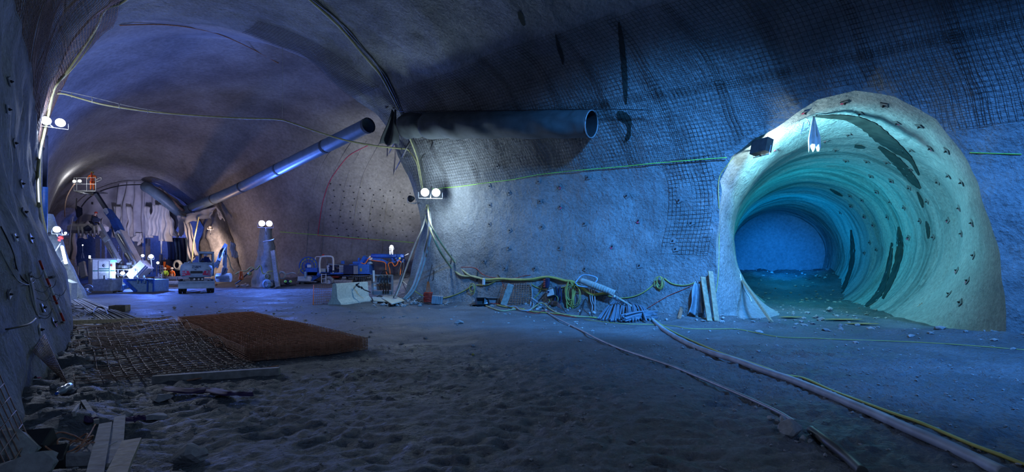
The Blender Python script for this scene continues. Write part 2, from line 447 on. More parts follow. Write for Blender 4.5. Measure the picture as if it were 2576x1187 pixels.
for si in range(4):
    K = (12, 46, 34, 14)[si]
    for k in range(1, K+1):
        t = k/K; row = []
        for q in range(len(ws)):
            if si == 0: p = lerp(secs[0][q], secs[1][q], t)
            else:
                a = secs[max(si-1, 1)][q]; b = secs[si][q]; c_ = secs[si+1][q]; d = secs[min(si+2, 4)][q]
                p = .5*((2*b)+(c_-a)*t+(2*a-5*b+4*c_-d)*t*t+(3*b-a-3*c_+d)*t**3)
            row.append(far_pt(p, lerp(cens[si], cens[si+1], t), .18 if not (si == 0 and k < 3) else .05))
        rows.append(row)
nw = len(ws)
for r in rows: far.v.extend(r)
for r in range(len(rows)-1):
    for q in range(nw-1): far.f.append((r*nw+q, r*nw+q+1, (r+1)*nw+q+1, (r+1)*nw+q)); far.sm.append(True)
far.build('wall_far_chamber', M['far'], kind='structure')
# behind the screened portal: a darker heading
m = mb(); K = 8
for k in range(K+1): m.v.extend([lerp(C3[q], C4[q], k/K) for q in range(nw)])
for r in range(K):
    for q in range(nw-1): m.f.append((r*nw+q, r*nw+q+1, (r+1)*nw+q+1, (r+1)*nw+q)); m.sm.append(True)
b = len(m.v); m.v.extend(C4); m.f.append(tuple(range(b, b+nw))); m.sm.append(False)
m.build('wall_heading', M['far'], kind='structure'); heading = m

# ------------------------------------------------------------------ floor
def axis(parts):
    out = [parts[0][0]]
    for a, b, s in parts:
        n_ = max(1, round((b-a)/s))
        out += [a+(b-a)*k/n_ for k in range(1, n_+1)]
    return out
xs = axis([(-62, -30, .6), (-30, -12, .22), (-12, 10, .07), (10, 20, .12), (20, 36, .5)])
ys = axis([(-6, 3.5, .8), (3.5, 11, .055), (11, 18, .1), (18, 30, .18), (30, 50, .4), (50, 72, .8)])
def rut(x, y):                                     # tyre tracks pressed across the mud
    h = 0
    for ax, ay, dx, dy, wd in ((-4, 6.0, .80, -.6, .34), (-4.6, 7.4, .86, -.5, .34), (1.0, 7.5, .55, .83, .36), (3.0, 7.2, .55, .83, .36), (-1.5, 9.4, .96, .25, .4)):
        u = (x-ax)*dx+(y-ay)*dy; v = -(x-ax)*dy+(y-ay)*dx
        v += .25*noise.noise(V((u*.25, ax, 0)))
        k = math.exp(-(v/wd)**4)
        if k > .01:
            g = .5+.5*noise.noise(V((u*.3, v*.5, ax)))
            h += k*g*(-.035+.028*math.sin(u*19+v*9*(1 if v > 0 else -1)))
    return h
def floor_h(x, y):
    p = V((x, y, 0))
    near = 1 if y < 22 else max(.25, 1-(y-22)/14)
    h = .055*noise.noise(p*.35)+near*(.045*noise.noise(p*1.3)+.022*abs(noise.noise(p*3.1)))
    if y < 13 and -12 < x < 14: h += .048*noise.noise(p*6+V((5, 1, 0)))*(.5+abs(noise.noise(p*.8)))+.022*noise.noise(p*14)+rut(x, y)
    # rubble banks along the foot of the walls
    L = RF[1]-RF[0]; a = V((x, y))-RF[0]; d = abs(a.x*L.y-a.y*L.x)/L.length
    if y < 31: h += .22*math.exp(-(d/1.0)**2)*(0.6+noise.noise(p*1.1)) * (0 if (V((x,y))-V((11.5,18.5))).length < 3.4 else 1)
    if y < 24:
        best = 9
        for i in range(3):
            A, B = LF[i], LF[i+1]; ab = B-A; q = max(0, min(1, (V((x, y))-A).dot(ab)/ab.dot(ab))); best = min(best, (V((x, y))-A-ab*q).length)
        h += .30*math.exp(-(best/.8)**2)*(.7+noise.noise(p*1.7))
    # heap at the end of the round tunnel
    q = V((x, y, 0))-V((TC0.x, TC0.y, 0)); u = q.dot(V((TD.x, TD.y, 0)).normalized())
    if u > 4: h += 1.5*sm((u-13)/12)*(1+.25*noise.noise(p*.9))+.12*noise.noise(p*2.2)
    return h
m = mb(); m.v = [V((x, y, floor_h(x, y))) for y in ys for x in xs]; nx = len(xs)
m.f = [(j*nx+i, j*nx+i+1, (j+1)*nx+i+1, (j+1)*nx+i) for j in range(len(ys)-1) for i in range(nx-1)]; m.sm = [True]*len(m.f)
m.build('floor', M['floor'], kind='structure'); floorm = m

# rays against the shell
def bvh(ms):
    v, f = [], []
    for q in ms:
        b = len(v); v += q.v; f += [tuple(i+b for i in t) for t in q.f]
    return BVHTree.FromPolygons(v, f)
WALLS = bvh([hall_r, hall_c, hall_l, tun, far]); ALL = bvh([hall_r, hall_c, hall_l, tun, far, floorm, tunend, heading]); FLOOR = bvh([floorm])
CO = V((0, 0, CAMZ))
def hit(px, py, off=0.0, tree=None):
    d = (at(px, py, 1)-CO).normalized(); r = (tree or ALL).ray_cast(CO, d)
    if r[0] is None: return at(px, py, 25), V((0, -1, 0))
    n = r[1] if r[1].dot(d) < 0 else -r[1]
    return r[0]+n*off, n
def hp(px, py, off=0.0, tree=None): return hit(px, py, off, tree)[0]
def fz(x, y): return floor_h(x, y)
def gp(px, py, up=0.0):                           # on the uneven ground
    p = hp(px, py, 0, FLOOR); return V((p.x, p.y, p.z+up))
def light(kind, loc, c, e, r=.15, aim=None, spot=None, blend=.6, name=None):
    l = bpy.data.lights.new(name or 'lamp_light', kind); l.color = c; l.energy = e
    if kind != 'AREA': l.shadow_soft_size = r
    else: l.size = r
    if spot: l.spot_size = math.radians(spot); l.spot_blend = blend
    o = bpy.data.objects.new(name or 'lamp_light', l); col.objects.link(o); o.location = loc
    if aim is not None: o.rotation_euler = (V(aim)-V(loc)).to_track_quat('-Z', 'Y').to_euler()
    return o
WHITE = (.80, .90, 1.0); BLUE = (.10, .25, 1.0); DEEP = (.06, .22, 1.0); CYAN = (.35, .9, 1.0)
# ------------------------------------------------------------------ shared small builders
def wire(name, label, cat, pts, r, m, n=6, sub=6, group=None, parent=None, tree=None, off=None, kind=None):
    """pts: (px, py) lies on the surface there, (px, py, Y) hangs at that distance, a Vector is used as it is"""
    P = []
    for p in pts:
        if isinstance(p, Vector): P.append(p)
        elif len(p) == 2: P.append(hp(p[0], p[1], r*1.1 if off is None else off, tree))
        else: P.append(at(*p))
    b = mb().tube(cr(P, sub), r, n)
    return b.build(name, m, parent, label, cat, group, kind)
def inside_mouth(t, w, k=1.04):
    d = ((t-c[0])*AS, w-c[1]); o = outline_at(math.atan2(d[1], d[0])); R = math.hypot((o[0]-c[0])*AS, o[1]-c[1])
    return math.hypot(*d) < R*k
def panel(name, m, t0, t1, w0, w1, step, r, off=.05, seed=0, jit=.0, **kw):
    """a sheet of square steel mesh lying over the hall surface"""
    tm = (t0+t1)/2; N = 60; acc = [0]; q = HW(tm, w0)
    for k in range(1, N+1):
        p = HW(tm, lerp(w0, w1, k/N)); acc.append(acc[-1]+(p-q).length); q = p
    nv = max(2, int(acc[-1]/step)); wsx = []
    for i in range(nv+1):
        d = acc[-1]*i/nv; k = next(k for k in range(N) if acc[k+1] >= d-1e-6)
        wsx.append(lerp(w0, w1, (k+(d-acc[k])/(acc[k+1]-acc[k]))/N))
    L = (HW(t1, (w0+w1)/2)-HW(t0, (w0+w1)/2)).length; nh = max(2, int(L/step)); tsx = [lerp(t0, t1, i/nh) for i in range(nh+1)]
    def P(t, w):
        p = hall_pt(t, w, 0); cc = lerp(Lp(t), Rp(t), .5); n_ = (V((cc.x, cc.y, 5))-p).normalized()
        return p+n_*(off+.02*noise.noise(p*.5+V((seed, 0, 0))))
    G = [[P(t, w) if not (w > 11.5 and inside_mouth(t, w)) else None for w in wsx] for t in tsx]
    b = mb()
    def run(seq):
        cur = []
        for p in seq+[None]:
            if p is None:
                if len(cur) > 1: b.tube(cur, r, 3, caps=False)
                cur = []
            else: cur.append(p)
    for row in G: run(row)
    for j in range(len(wsx)): run([G[i][j] for i in range(len(tsx))])
    return b.build(name, m, **kw)
def anchor(px, py, size, label, group, tree=None, tilt=0.0, nutc='dark', platec='plate', pink=False):
    p, n_ = hit(px, py, .01, tree)
    t = thing('rock_bolt', label, 'rock bolt', p, 0, group)
    x = n_.cross(V((0, 0, 1))); x = x.normalized() if x.length > .05 else V((1, 0, 0)); y = x.cross(n_).normalized()
    ca, sa = math.cos(tilt), math.sin(tilt); x, y = x*ca+y*sa, y*ca-x*sa
    h = size/2; kk = min(1, size/.3); b = mb()
    vs = [x*-h+y*-h, x*h+y*-h, x*h+y*h, x*-h+y*h]; k = .45
    vs = [p+v for v in vs]+[p+v*.98+n_*.02 for v in [x*-h+y*-h, x*h+y*-h, x*h+y*h, x*-h+y*h]]+[p+v*k+n_*.035*kk for v in [x*-h+y*-h, x*h+y*-h, x*h+y*h, x*-h+y*h]]
    b.add(vs, [(i, (i+1) % 4, 4+(i+1) % 4, 4+i) for i in range(4)]+[(4+i, 4+(i+1) % 4, 8+(i+1) % 4, 8+i) for i in range(4)]+[(8, 9, 10, 11)])
    b.build('plate', M[platec], t)
    q = p+n_*.035*kk
    nb = mb().cyl(q, q+n_*.05*kk, size*.17, n=6); nb.cyl(q+n_*.04*kk, q+n_*.09*kk, size*.08, n=8); nb.build('nut', M[nutc], t)
    if pink: mb().cyl(p+n_*.022-y*h*.75, p+n_*.028-y*h*.75, size*.22, n=8).build('paint_mark', M['pinkp'], t, label='pink paint mark')
    return t

# ------------------------------------------------------------------ mesh over the upper right wall
def solve2(px, py, t, w):
    for _ in range(40):
        q = proj(HW(t, w)); e = (px-q[0], py-q[1]); h = 1e-3
        a = proj(HW(t+h, w)); b_ = proj(HW(t, w+h))
        J = ((a[0]-q[0])/h, (b_[0]-q[0])/h, (a[1]-q[1])/h, (b_[1]-q[1])/h); D = J[0]*J[3]-J[1]*J[2]
        dt = (e[0]*J[3]-e[1]*J[1])/D; dw = (J[0]*e[1]-J[2]*e[0])/D
        t += max(-.04, min(.04, dt)); w = max(8.0, min(18.9, w+max(-.4, min(.4, dw))))
    return t, w
top_b = [solve2(px, py, .1, 12) for px, py in ((1010, 222), (1150, 175), (1300, 112), (1560, 35), (1690, 4))]
grn = [solve2(px, py, .1, 15) for px, py in ((1090, 475), (1150, 470), (1210, 462), (1290, 452), (1350, 440), (1430, 431), (1560, 420), (1660, 410), (1760, 402), (1842, 396))]
def wt(t):
    P = top_b
    for a, b in zip(P, P[1:]):
        if t <= b[0]: return lerp(a[1], b[1], max(0, (t-a[0])/(b[0]-a[0])))
    return P[-1][1]
def wg(t):
    P = grn
    for a, b in zip(P, P[1:]):
        if t <= b[0]: return lerp(a[1], b[1], max(0, (t-a[0])/(b[0]-a[0])))
    return P[-1][1]
pos = ['beside the arch edge', 'above the left end of the draped duct', 'above the middle of the draped duct', 'above the right end of the draped duct', 'over the tall dark stain',
       'between stain and tunnel mouth', 'left of the tunnel lamp', 'above the tunnel mouth lamp', 'over the top of the tunnel mouth', 'right of the tunnel top', 'at the right edge of the picture', 'beyond the tunnel at far right']
tA, tB = .015, .60; NC = 12
for k in range(NC):
    t0 = lerp(tA, tB, k/NC)-.002; t1 = lerp(tA, tB, (k+1)/NC)+.004; tm = (t0+t1)/2
    a, b_ = wt(tm), min(wg(tm), 15.3) if tm > grn[-1][0] else wg(tm)
    mid = lerp(a, b_, .5)
    for q, (u, v) in enumerate(((a, mid+.05), (mid-.05, b_))):
        panel('steel_mesh', M['meshsteel'], t0, t1, u, v, .15, .006, off=.06+.02*((k+q) % 2), seed=k,
              label=('upper' if q == 0 else 'lower')+' panel of rusty steel mesh '+pos[k], cat='steel mesh', group='wall mesh on the right wall')
# mesh below the line next to the tunnel mouth
panel('steel_mesh', M['meshsteel'], *sorted((solve(1680, 450, .3, 15)[0], solve(1800, 450, .4, 15)[0])), wg(.3), 17.1, .15, .006, off=.03, seed=31,
      label='steel mesh showing through concrete left of the tunnel mouth', cat='steel mesh', group='wall mesh on the right wall')
panel('steel_mesh', M['meshsteel'], .0, .055, 9.3, 12.2, .15, .007, off=.05, seed=41, label='strip of mesh along the arch edge above the rigid duct', cat='steel mesh', group='ceiling mesh')
# mesh on the left of the vault
lpos = ['beside the far end of the left hoses', 'above the white lamp on the left', 'along the left edge hoses', 'in the upper left vault', 'over the near left wall', 'at the left edge of the picture']
for k in range(6):
    t0 = .02+.095*k; t1 = t0+.098
    panel('steel_mesh', M['rebar'], t0, t1, 3.6, 5.0, .17, .009, off=.06+.02*(k % 2), seed=50+k, label='lower mesh sheet '+lpos[k], cat='steel mesh', group='wall mesh on the left vault')
    panel('steel_mesh', M['rebar'], t0, t1, 4.95, 6.6, .17, .009, off=.07+.02*(k % 2), seed=60+k, label='upper mesh sheet '+lpos[k], cat='steel mesh', group='wall mesh on the left vault')
# survey line sprayed in green where mesh and bare concrete meet
P = []
for i in range(len(grn)-1):
    for k in range(10):
        t, w = lerp(grn[i][0], grn[i+1][0], k/10), lerp(grn[i][1], grn[i+1][1], k/10); p = hall_pt(t, w); P.append(p+(V((0, 8, 5))-p).normalized()*.085)
mb().tube(P, .016, 4).build('survey_line', M['green'], None, 'green survey line along the lower edge of the mesh', 'painted line')
wire('survey_line', 'green line above the far chamber floor on the bare wall', 'painted line', [(705+42*k, 583+3.4*k) for k in range(9)], .03, M['green'])
wire('survey_line', 'thin green line high on the wall right of the tunnel', 'painted line', [(2440, 384), (2500, 386), (2570, 388)], .014, M['green'])
wire('marking_line', 'red paint line curving up the pale far vault', 'painted line', [(800, 592), (804, 560), (812, 510), (828, 460), (850, 425), (880, 390), (925, 366)], .03, M['pinkp'])
wire('marking_line', 'red paint line running level under the dotted far wall', 'painted line', [(800, 592), (850, 597), (900, 601), (955, 604)], .03, M['pinkp'])
wire('marking_line', 'thin rusty line along the crown of the far vault edge', 'painted line', [(300, 62), (400, 60), (480, 68), (560, 88), (640, 125), (700, 158)], .03, M['rust'])
# steel ribs sprayed into the pale far vault
for k, dx in enumerate((0, 38, 76, 114, 152, 190)):
    wire('vault_rib', ('leftmost', 'second', 'third', 'fourth', 'fifth', 'rightmost')[k]+' sprayed rib curving up the pale far vault', 'steel rib',
         [(770+dx, 640), (775+dx, 570), (785+dx, 500), (800+dx, 440), (822+dx, 395), (850+dx*.95, 355)], .045, M['far'], group='ribs of the far vault', off=.0)
# rows of short dowels dotting the pale far vault
dn = 0
for r_ in range(9):
    for q in range(9):
        px, py = 832+q*25+r_*1.5+8*math.sin(r_), 462+r_*16+q*3.0
        if px > 1042 or py > 600: continue
        p, n_ = hit(px, py, 0)
        mb().cyl(p, p+n_*.12, .05, n=6).build('dowel', M['dark'], None, 'short dark dowel in the dotted grid on the pale far vault', 'dowel', 'dowels of the far vault')

# ------------------------------------------------------------------ rock bolts
B = [(1232, 468, 'just below the green line, nearest the white lamp'), (1281, 485, 'below the green line, second from the white lamp'), (1355, 456, 'directly under the green line'), (1408, 469, 'ringed by pink paint under the green line'),
     (1359, 506, 'halfway between green line and wall centre'), (1233, 516, 'in the column right of the white lamp, upper middle'), (1410, 520, 'small, under the pink painted bolt'), (1479, 445, 'with a dark plate at the lower edge of the mesh'),
     (1577, 492, 'above the middle of the blue wall'), (1232, 564, 'in the column right of the white lamp, at mid height'), (1283, 580, 'large tilted plate at mid height'), (1364, 571, 'half sprayed over at mid height'),
     (1471, 563, 'with a dark nut at the middle of the blue wall'), (1607, 555, 'with pink traces right of the wall centre'), (1739, 561, 'pale diamond nearest the hanging yellow string'), (1280, 624, 'large plate above the hose bundle'),
     (1408, 624, 'small square one low on the wall'), (1541, 620, 'with a pink edge low on the blue wall'), (1693, 606, 'left of a bright diamond plate, lower right'), (1700, 626, 'bright diamond plate at lower right'),
     (1219, 657, 'low, above the sagging hoses'), (1346, 675, 'lowest, over the loose mesh panel'), (1472, 676, 'above the large yellow cable coil'), (1609, 668, 'above the pale corrugated trough'), (1252, 418, 'within the mesh above the white lamp'),
     (1709, 503, 'ringed hole near the mesh by the tunnel'), (1271, 675, 'tiny one just above the hoses')]
for px, py, w_ in B:
    t_ = anchor(px, py, .21, 'rock bolt on right wall, '+w_, 'rock bolts on the right wall', tilt=random.uniform(-.6, .6), pink='pink' in w_)
Z = [(621, 102), (800, 115), (690, 152), (858, 195), (960, 210), (1010, 310), (1085, 322), (922, 318), (635, 247), (580, 318), (627, 367), (722, 370), (812, 374), (917, 403), (832, 458), (740, 437), (1041, 463), (1092, 435), (1152, 465), (913, 490), (995, 551),
     (1141, 581), (890, 580), (828, 553), (765, 508), (645, 526), (700, 545), (648, 572), (602, 602), (710, 620), (750, 658), (815, 622), (962, 640), (1090, 637), (1200, 648), (1023, 713), (1152, 697), (910, 716), (1207, 797), (1131, 865), (1180, 912),
     (1095, 972), (1146, 1010), (765, 770), (710, 785), (735, 738), (440, 148), (530, 278), (310, 315)]
for X_, Y_ in Z:
    px, py = 1780+X_/1.8, 200+Y_/1.8
    vert = 'high' if py < 380 else 'mid-height' if py < 560 else 'low'
    horz = 'deep inside' if px < 2190 else 'in the throat' if px < 2290 else 'on the flared rim' if px < 2400 else 'at the outer rim'
    anchor(px, py, .2 if px > 2250 else .22, f'small {vert} rock bolt plate {horz} of the round tunnel mouth', f'rock bolts {vert} {horz} of the tunnel', tilt=.8+random.uniform(-.3, .3), pink=random.random() < .4)

# ------------------------------------------------------------------ wet stains (they keep their place on the surface)
def stain(label, pts, n=6):
    P = []
    cp = cr([V((x, y, w)) for x, y, w in pts], 7)
    for i, q in enumerate(cp):
        a = cp[min(i+1, len(cp)-1)]-cp[max(i-1, 0)]; d = V((-a.y, a.x, 0)).normalized(); row = []
        for k in range(n):
            e = 1+.25*noise.noise(V((i*.7, k, q.y*.01)))
            s_ = (k/(n-1)-.5)*q.z*e; row.append(hp(q.x+d.x*s_, q.y+d.y*s_, .02, WALLS))
        P.append(row)
    return mb().sheet(P).build('wall_stain', M['wet'], kind='structure')
stain('a', [(2048, 292, 3), (2085, 293, 9), (2130, 296, 14), (2175, 312, 28), (2215, 340, 34), (2255, 372, 26), (2290, 400, 12), (2312, 440, 4)])
stain('b', [(2210, 368, 6), (2245, 395, 20), (2275, 425, 22), (2300, 455, 18), (2316, 474, 5)])
stain('c', [(2308, 482, 3), (2318, 505, 9), (2322, 522, 3)])
stain('d', [(2330, 556, 3), (2335, 575, 10), (2336, 600, 4)])
stain('e', [(2261, 570, 5), (2264, 600, 15), (2262, 640, 17), (2252, 680, 16), (2238, 715, 13), (2221, 752, 5)])
stain('f', [(2244, 610, 4), (2240, 650, 11), (2228, 700, 13), (2210, 740, 16), (2178, 772, 8)])
stain('g', [(2141, 578, 4), (2145, 620, 11), (2143, 660, 11), (2132, 700, 10), (2115, 735, 10), (2080, 755, 6)])
stain('h', [(2088, 475, 3), (2105, 485, 8), (2120, 493, 3)])
stain('i', [(1557, 55, 4), (1562, 90, 12), (1568, 140, 14), (1572, 190, 14), (1574, 235, 10), (1576, 262, 3)])
stain('j', [(1553, 282, 8), (1566, 292, 26), (1580, 304, 20), (1583, 325, 9), (1580, 345, 11), (1570, 358, 3)])
stain('k', [(1398, 86, 3), (1405, 115, 9), (1413, 140, 9), (1417, 162, 3)])
stain('l', [(1306, 28, 8), (1312, 45, 14), (1319, 64, 6)])
stain('m', [(2150, 366, 8), (2162, 368, 10), (2175, 371, 4)])
for k in range(7):                                   # dark bands between the sprayed rings deep in the tunnel
    pass

# ------------------------------------------------------------------ lamps
def flood(loc, aim, label, w=.42, h=.32, c=(1, 1, 1), s=60, heads=1, name='floodlight', stem=None, group=None, boxy=False):
    loc = V(loc); d = (V(aim)-loc).normalized(); x = d.cross(V((0, 0, 1))).normalized(); y = x.cross(d).normalized()
    t = thing(name, label, 'lamp', loc, 0, group); em = emit('lamp_glow', c, s)
    for k in range(heads):
        o = loc+x*((k-(heads-1)/2)*w*1.15)
        b = mb(); R0 = min(w, h)*.5; b.lathe(o, [(0, -.26), (R0*.55, -.26), (R0*.8, -.14), (R0*1.04, -.02), (R0*1.10, .03), (R0*1.02, .03), (R0*.98, -.01)], 20, d)
        if boxy: b.bar(o-d*.30, o-d*.02, w*1.25, h*1.15, y)
        b.build('housing', M['dark'], t)
        g = mb(); g.lathe(o, [(0, .02), (R0*.6, .012), (R0*.98, -.01)], 20, d); g.build('lens', em, t, label='glowing lens')
    b = mb(); W = w*heads*.62
    b.tube([loc+x*W-d*.1, loc+x*W-d*.1-y*h*.75, loc-x*W-d*.1-y*h*.75, loc-x*W-d*.1], .018, 6)
    if stem is not None: b.tube([loc-d*.1-y*h*.75, V(stem)], .03, 6)
    b.build('bracket', M['gsteel'], t)
    return t, d
CAMP = V((0, 0, 2))
wp = hp(1085, 470, 0)
L1, d1 = flood(at(1083, 484, 27.0), at(1083, 600, 8), 'blazing white double floodlight on the pier at the right arch foot', .50, .42, (.85, .95, 1), 55, 2, stem=wp)
L2, d2 = flood(at(134, 306, 23.2), at(400, 700, 6), 'blazing white double floodlight high on the left arch beside the hoses', .42, .36, (.85, .93, 1), 55, 2, stem=hp(112, 300, 0))
sp = hit(1034, 498, .1)
flood(at(1033, 500, 29.0), at(700, 560, 40), 'small dark floodlight bracketed on the arch edge left of the big lamp', .45, .35, (.7, .75, 1), 1.0, 1, stem=hp(1055, 510, 0))
TLP = hp(1903, 368, .32)+V((-.15, -.55, .05))
flood(TLP, TC0+TD*2+V((1.0, 0, 1.6)), 'black floodlight at the upper left rim of the round tunnel', .55, .42, (.7, .97, 1), 10, 1, stem=hp(1893, 378, 0), boxy=True)

# ------------------------------------------------------------------ draped ventilation duct along the right wall
tD = thing('draped_duct', 'long dark fabric ventilation duct draped level along the right wall', 'ventilation duct', at(1250, 312, 24.5))
A_, B_ = at(1022, 316, 27.2), at(1488, 312, 20.9)
ax = (B_-A_).normalized(); sx = ax.cross(V((0, 0, 1))).normalized(); upv = sx.cross(ax)
Ld = (B_-A_).length; G = []
for i in range(121):
    u = i/120; q = lerp(A_, B_, u); row = []
    for k in range(33):
        a = 2*PI*k/32+PI/2; R = lerp(.66, .53, u)
        # cloth sags: peaked top hanging from its wire, creases and hanging swags
        px_, pz_ = math.cos(a), math.sin(a)
        sq = (1-.38*max(0, pz_)**2) if u < .93 else 1
        sw_ = abs(math.sin(PI*(u*5.5+.28*pz_+.5*noise.noise(V((u*2, 0, 1))))))
        fold = .05*(sw_**3-.4)*(1-.5*pz_)+.16*noise.noise(V((u*7-pz_*1.2, pz_*1.1, 3)))+.05*math.sin(u*34+pz_*3.5+2*noise.noise(V((u*6, pz_, 0))))*(.4+.6*abs(px_))
        if u > .95: fold *= .3
        if u < .12: fold += .10*noise.noise(V((u*30, px_*1.5, pz_*1.5)))
        ends = 1-.35*math.exp(-((u-.115)/.02)**2)
        row.append(q+sx*(px_*R*sq*(1+fold)*ends)+upv*(pz_*R*(1+fold*.6)*ends*(1.02)))
    G.append(row)
mb().sheet(G, .012).build('duct_skin', M['duct2'], tD)
mb().sheet([[lerp(lerp(A_, B_, i/120), q, .93) for q in G[i]] for i in range(60, 121)]).build('inner_shade', M['dark'], tD, label='black sheet standing in for shade inside the duct')  # black liner put in to darken the open end, in place of shade
rg = mb(); rg.tube([B_+sx*(.54*math.cos(a))+upv*(.54*math.sin(a)) for a in [2*PI*k/28 for k in range(29)]], .03, 6); rg.build('end_ring', M['gsteel'], tD)
# slack end of cloth drooping at the left end
G = []
for i in range(15):
    u = i/14; row = []
    for k in range(15):
        v = k/14; ww = lerp(.18, .75, u)*(1-.15*math.sin(u*6)); 
        row.append(A_+V((-.65, .1, 0))+V(((v-.5)*ww*1.25-.25*u, -.3*math.sin(v*PI*3+u*2)*.35-.1, .75-1.75*u+.08*math.sin(v*9))))
    G.append(row)
mb().sheet(G, .02).build('slack_end', M['duct2'], tD)
wire('tension_wire', 'thin wire holding up the draped duct and running on to the right', 'wire', [A_+V((-.4, .1, .78)), lerp(A_, B_, .4)+V((0, 0, .68)), B_+V((0, 0, .60)), (1640, 277, 19.6)], .018, M['dark'])
wire('hanging_cable', 'dark cable drooping from the draped duct to the wall', 'cable', [(1095, 352, 26.5), (1085, 372), (1063, 395), (1058, 425)], .02, M['hosedark'])
wire('loose_bracket', 'small dark bracket jutting from the vault beside the hoses', 'bracket', [(972, 270), (985, 262, 28), (998, 264, 28), (990, 272)], .045, M['dark'])

# ------------------------------------------------------------------ hoses over the arch
def strand(k): return V((0, 0, 0))
for k, (dx, m_, r_, lb) in enumerate(((0, 'olive', .055, 'yellowish hose, outermost of the bundle over the right of the arch'), (9, 'hosedark', .05, 'dark hose in the middle of the bundle over the arch'), (16, 'hosedark', .04, 'thin dark hose, innermost of the bundle over the arch'))):
    wob = (0, 6, -3)[k]
    wire('air_hose', lb, 'hose', [(770+dx, -12+dx*.2), (830+dx+wob, 42), (868+dx, 80), (925+dx+wob, 148), (960+dx*.8, 190), (990+dx*.6, 245), (1010+dx*.4, 285), (1030+dx*.4, 345, 27.9), (1052+dx*.5, 400), (1062+dx*.4, 450), (1068+dx*.4, 490)],
         r_, M[m_], group='hoses over the arch', sub=5)
wire('air_hose', 'hose running from the cross cable corner down to the white lamp', 'hose', [(1005, 374, 28), (1028, 377), (1048, 405), (1056, 440), (1062, 475)], .045, M['olive'])
lab = ['yellowish hose hugging the left arch, nearest the wall', 'second yellowish hose along the left arch', 'thin pale cable sagging loose from the left arch hoses']
wire('air_hose', lab[0], 'hose', [(330, -12), (298, 8), (262, 22), (238, 70), (205, 120), (170, 172), (142, 205), (128, 235), (115, 290), (104, 345), (93, 400), (90, 450), (92, 520)], .05, M['olive'])
wire('air_hose', lab[1], 'hose', [(322, -14, 24.6), (272, 18, 24.4), (222, 100, 24.0), (175, 172, 23.8), (143, 212, 23.6), (132, 240, 23.5), (121, 290, 23.4), (112, 330, 23.3), (102, 380, 23.2), (99, 430, 23), (103, 520, 22.6), (118, 600, 22), (126, 660, 21.6)], .055, M['olive'])
wire('thin_cable', lab[2], 'cable', [(266, 24, 24.4), (240, 85, 24.1), (205, 145, 23.9), (165, 192, 23.8), (140, 213, 23.7)], .02, M['olive'])
wire('thin_cable', 'white cable hanging down the left wall from the arch', 'cable', [(78, 400, 20), (77, 470, 20), (84, 540, 20), (82, 620, 20), (92, 690, 20), (80, 712, 20)], .02, M['hosegrey'])
wire('air_hose', 'third hose dropping straight down the left arch', 'hose', [(88, 405, 21.5), (91, 460, 21.5), (100, 540, 21.2), (112, 600, 21), (122, 668, 20.8)], .06, M['hosegrey'])
# suspended cable across the chamber
cc_ = [(135, 236, 24), (160, 236, 24.2), (200, 247, 24.6), (260, 263, 25), (340, 276, 25.5), (420, 285, 26), (500, 291, 26.4), (600, 297, 27), (695, 300, 27.4), (730, 308, 27.5), (800, 332, 27.7), (870, 353, 27.9), (940, 366, 28), (990, 372, 28.2), (1012, 374, 28.2)]
wire('cross_cable', 'pale thick cable slung across the whole far chamber', 'cable', cc_, .045, M['olive'])
wire('support_wire', 'thin wire above the slung cable at its left end', 'wire', [(135, 224, 24), (230, 244, 24.8), (330, 268, 25.5), (420, 283, 26)], .014, M['hosegrey'])
for x0, y0, yy in ((180, 234, 242), (232, 245, 256), (300, 261, 270), (372, 275, 281)):
    mb().tube([at(x0, y0, 24.6), at(x0, yy+3, 24.6)], .022, 4).build('cable_tie', M['hosegrey'], None, 'short tie between the slung cable and its thin wire', 'cable tie', 'ties of the slung cable')
wire('plumb_line', 'thin vertical wire hanging from the crown of the vault', 'wire', [(711, 118, 27.4), (711, 200, 27.4), (710, 296, 27.4)], .008, M['hosegrey'])
# hoses fanning down from the white lamp
wire('air_hose', 'yellow hose sagging from the white lamp to the long bundle on the wall', 'hose', [(1076, 515), (1072, 545), (1085, 585, 26.0), (1105, 628, 25.6), (1135, 670), (1162, 693), (1195, 696), (1225, 706)], .06, M['olive'], sub=8)
wire('air_hose', 'second yellow hose sagging beside it from the white lamp', 'hose', [(1078, 515), (1082, 560, 26), (1110, 612, 25.6), (1143, 655), (1178, 690), (1215, 702)], .05, M['olive'], sub=8)
wire('air_hose', 'grey hose slanting from the lamp to the ground left of the red net', 'hose', [(1078, 525), (1078, 580, 26.6), (1065, 640, 26.4), (1050, 690, 26.2), (1035, 728, 26.0), (1015, 752, 26.0)], .055, M['hosegrey'], group='grey hoses under the lamp')
wire('air_hose', 'darker twin hose slanting to the ground beside the grey one', 'hose', [(1083, 530), (1084, 585, 26.7), (1071, 645, 26.5), (1056, 695, 26.3), (1040, 732, 26.1), (1019, 754, 26.0)], .05, M['hosegrey'], group='grey hoses under the lamp')
wire('air_hose', 'hose bowing left around the pier foot', 'hose', [(1074, 540), (1062, 575, 28), (1040, 625, 28.2), (1020, 680, 28.2), (1006, 720, 28), (996, 745, 27.8)], .045, M['hosegrey'])
wire('air_hose', 'thin hose dropping from pier foot to the barrier plates', 'hose', [(1012, 688, 28.2), (1002, 720, 28), (990, 748, 27.5)], .04, M['hosedark'])
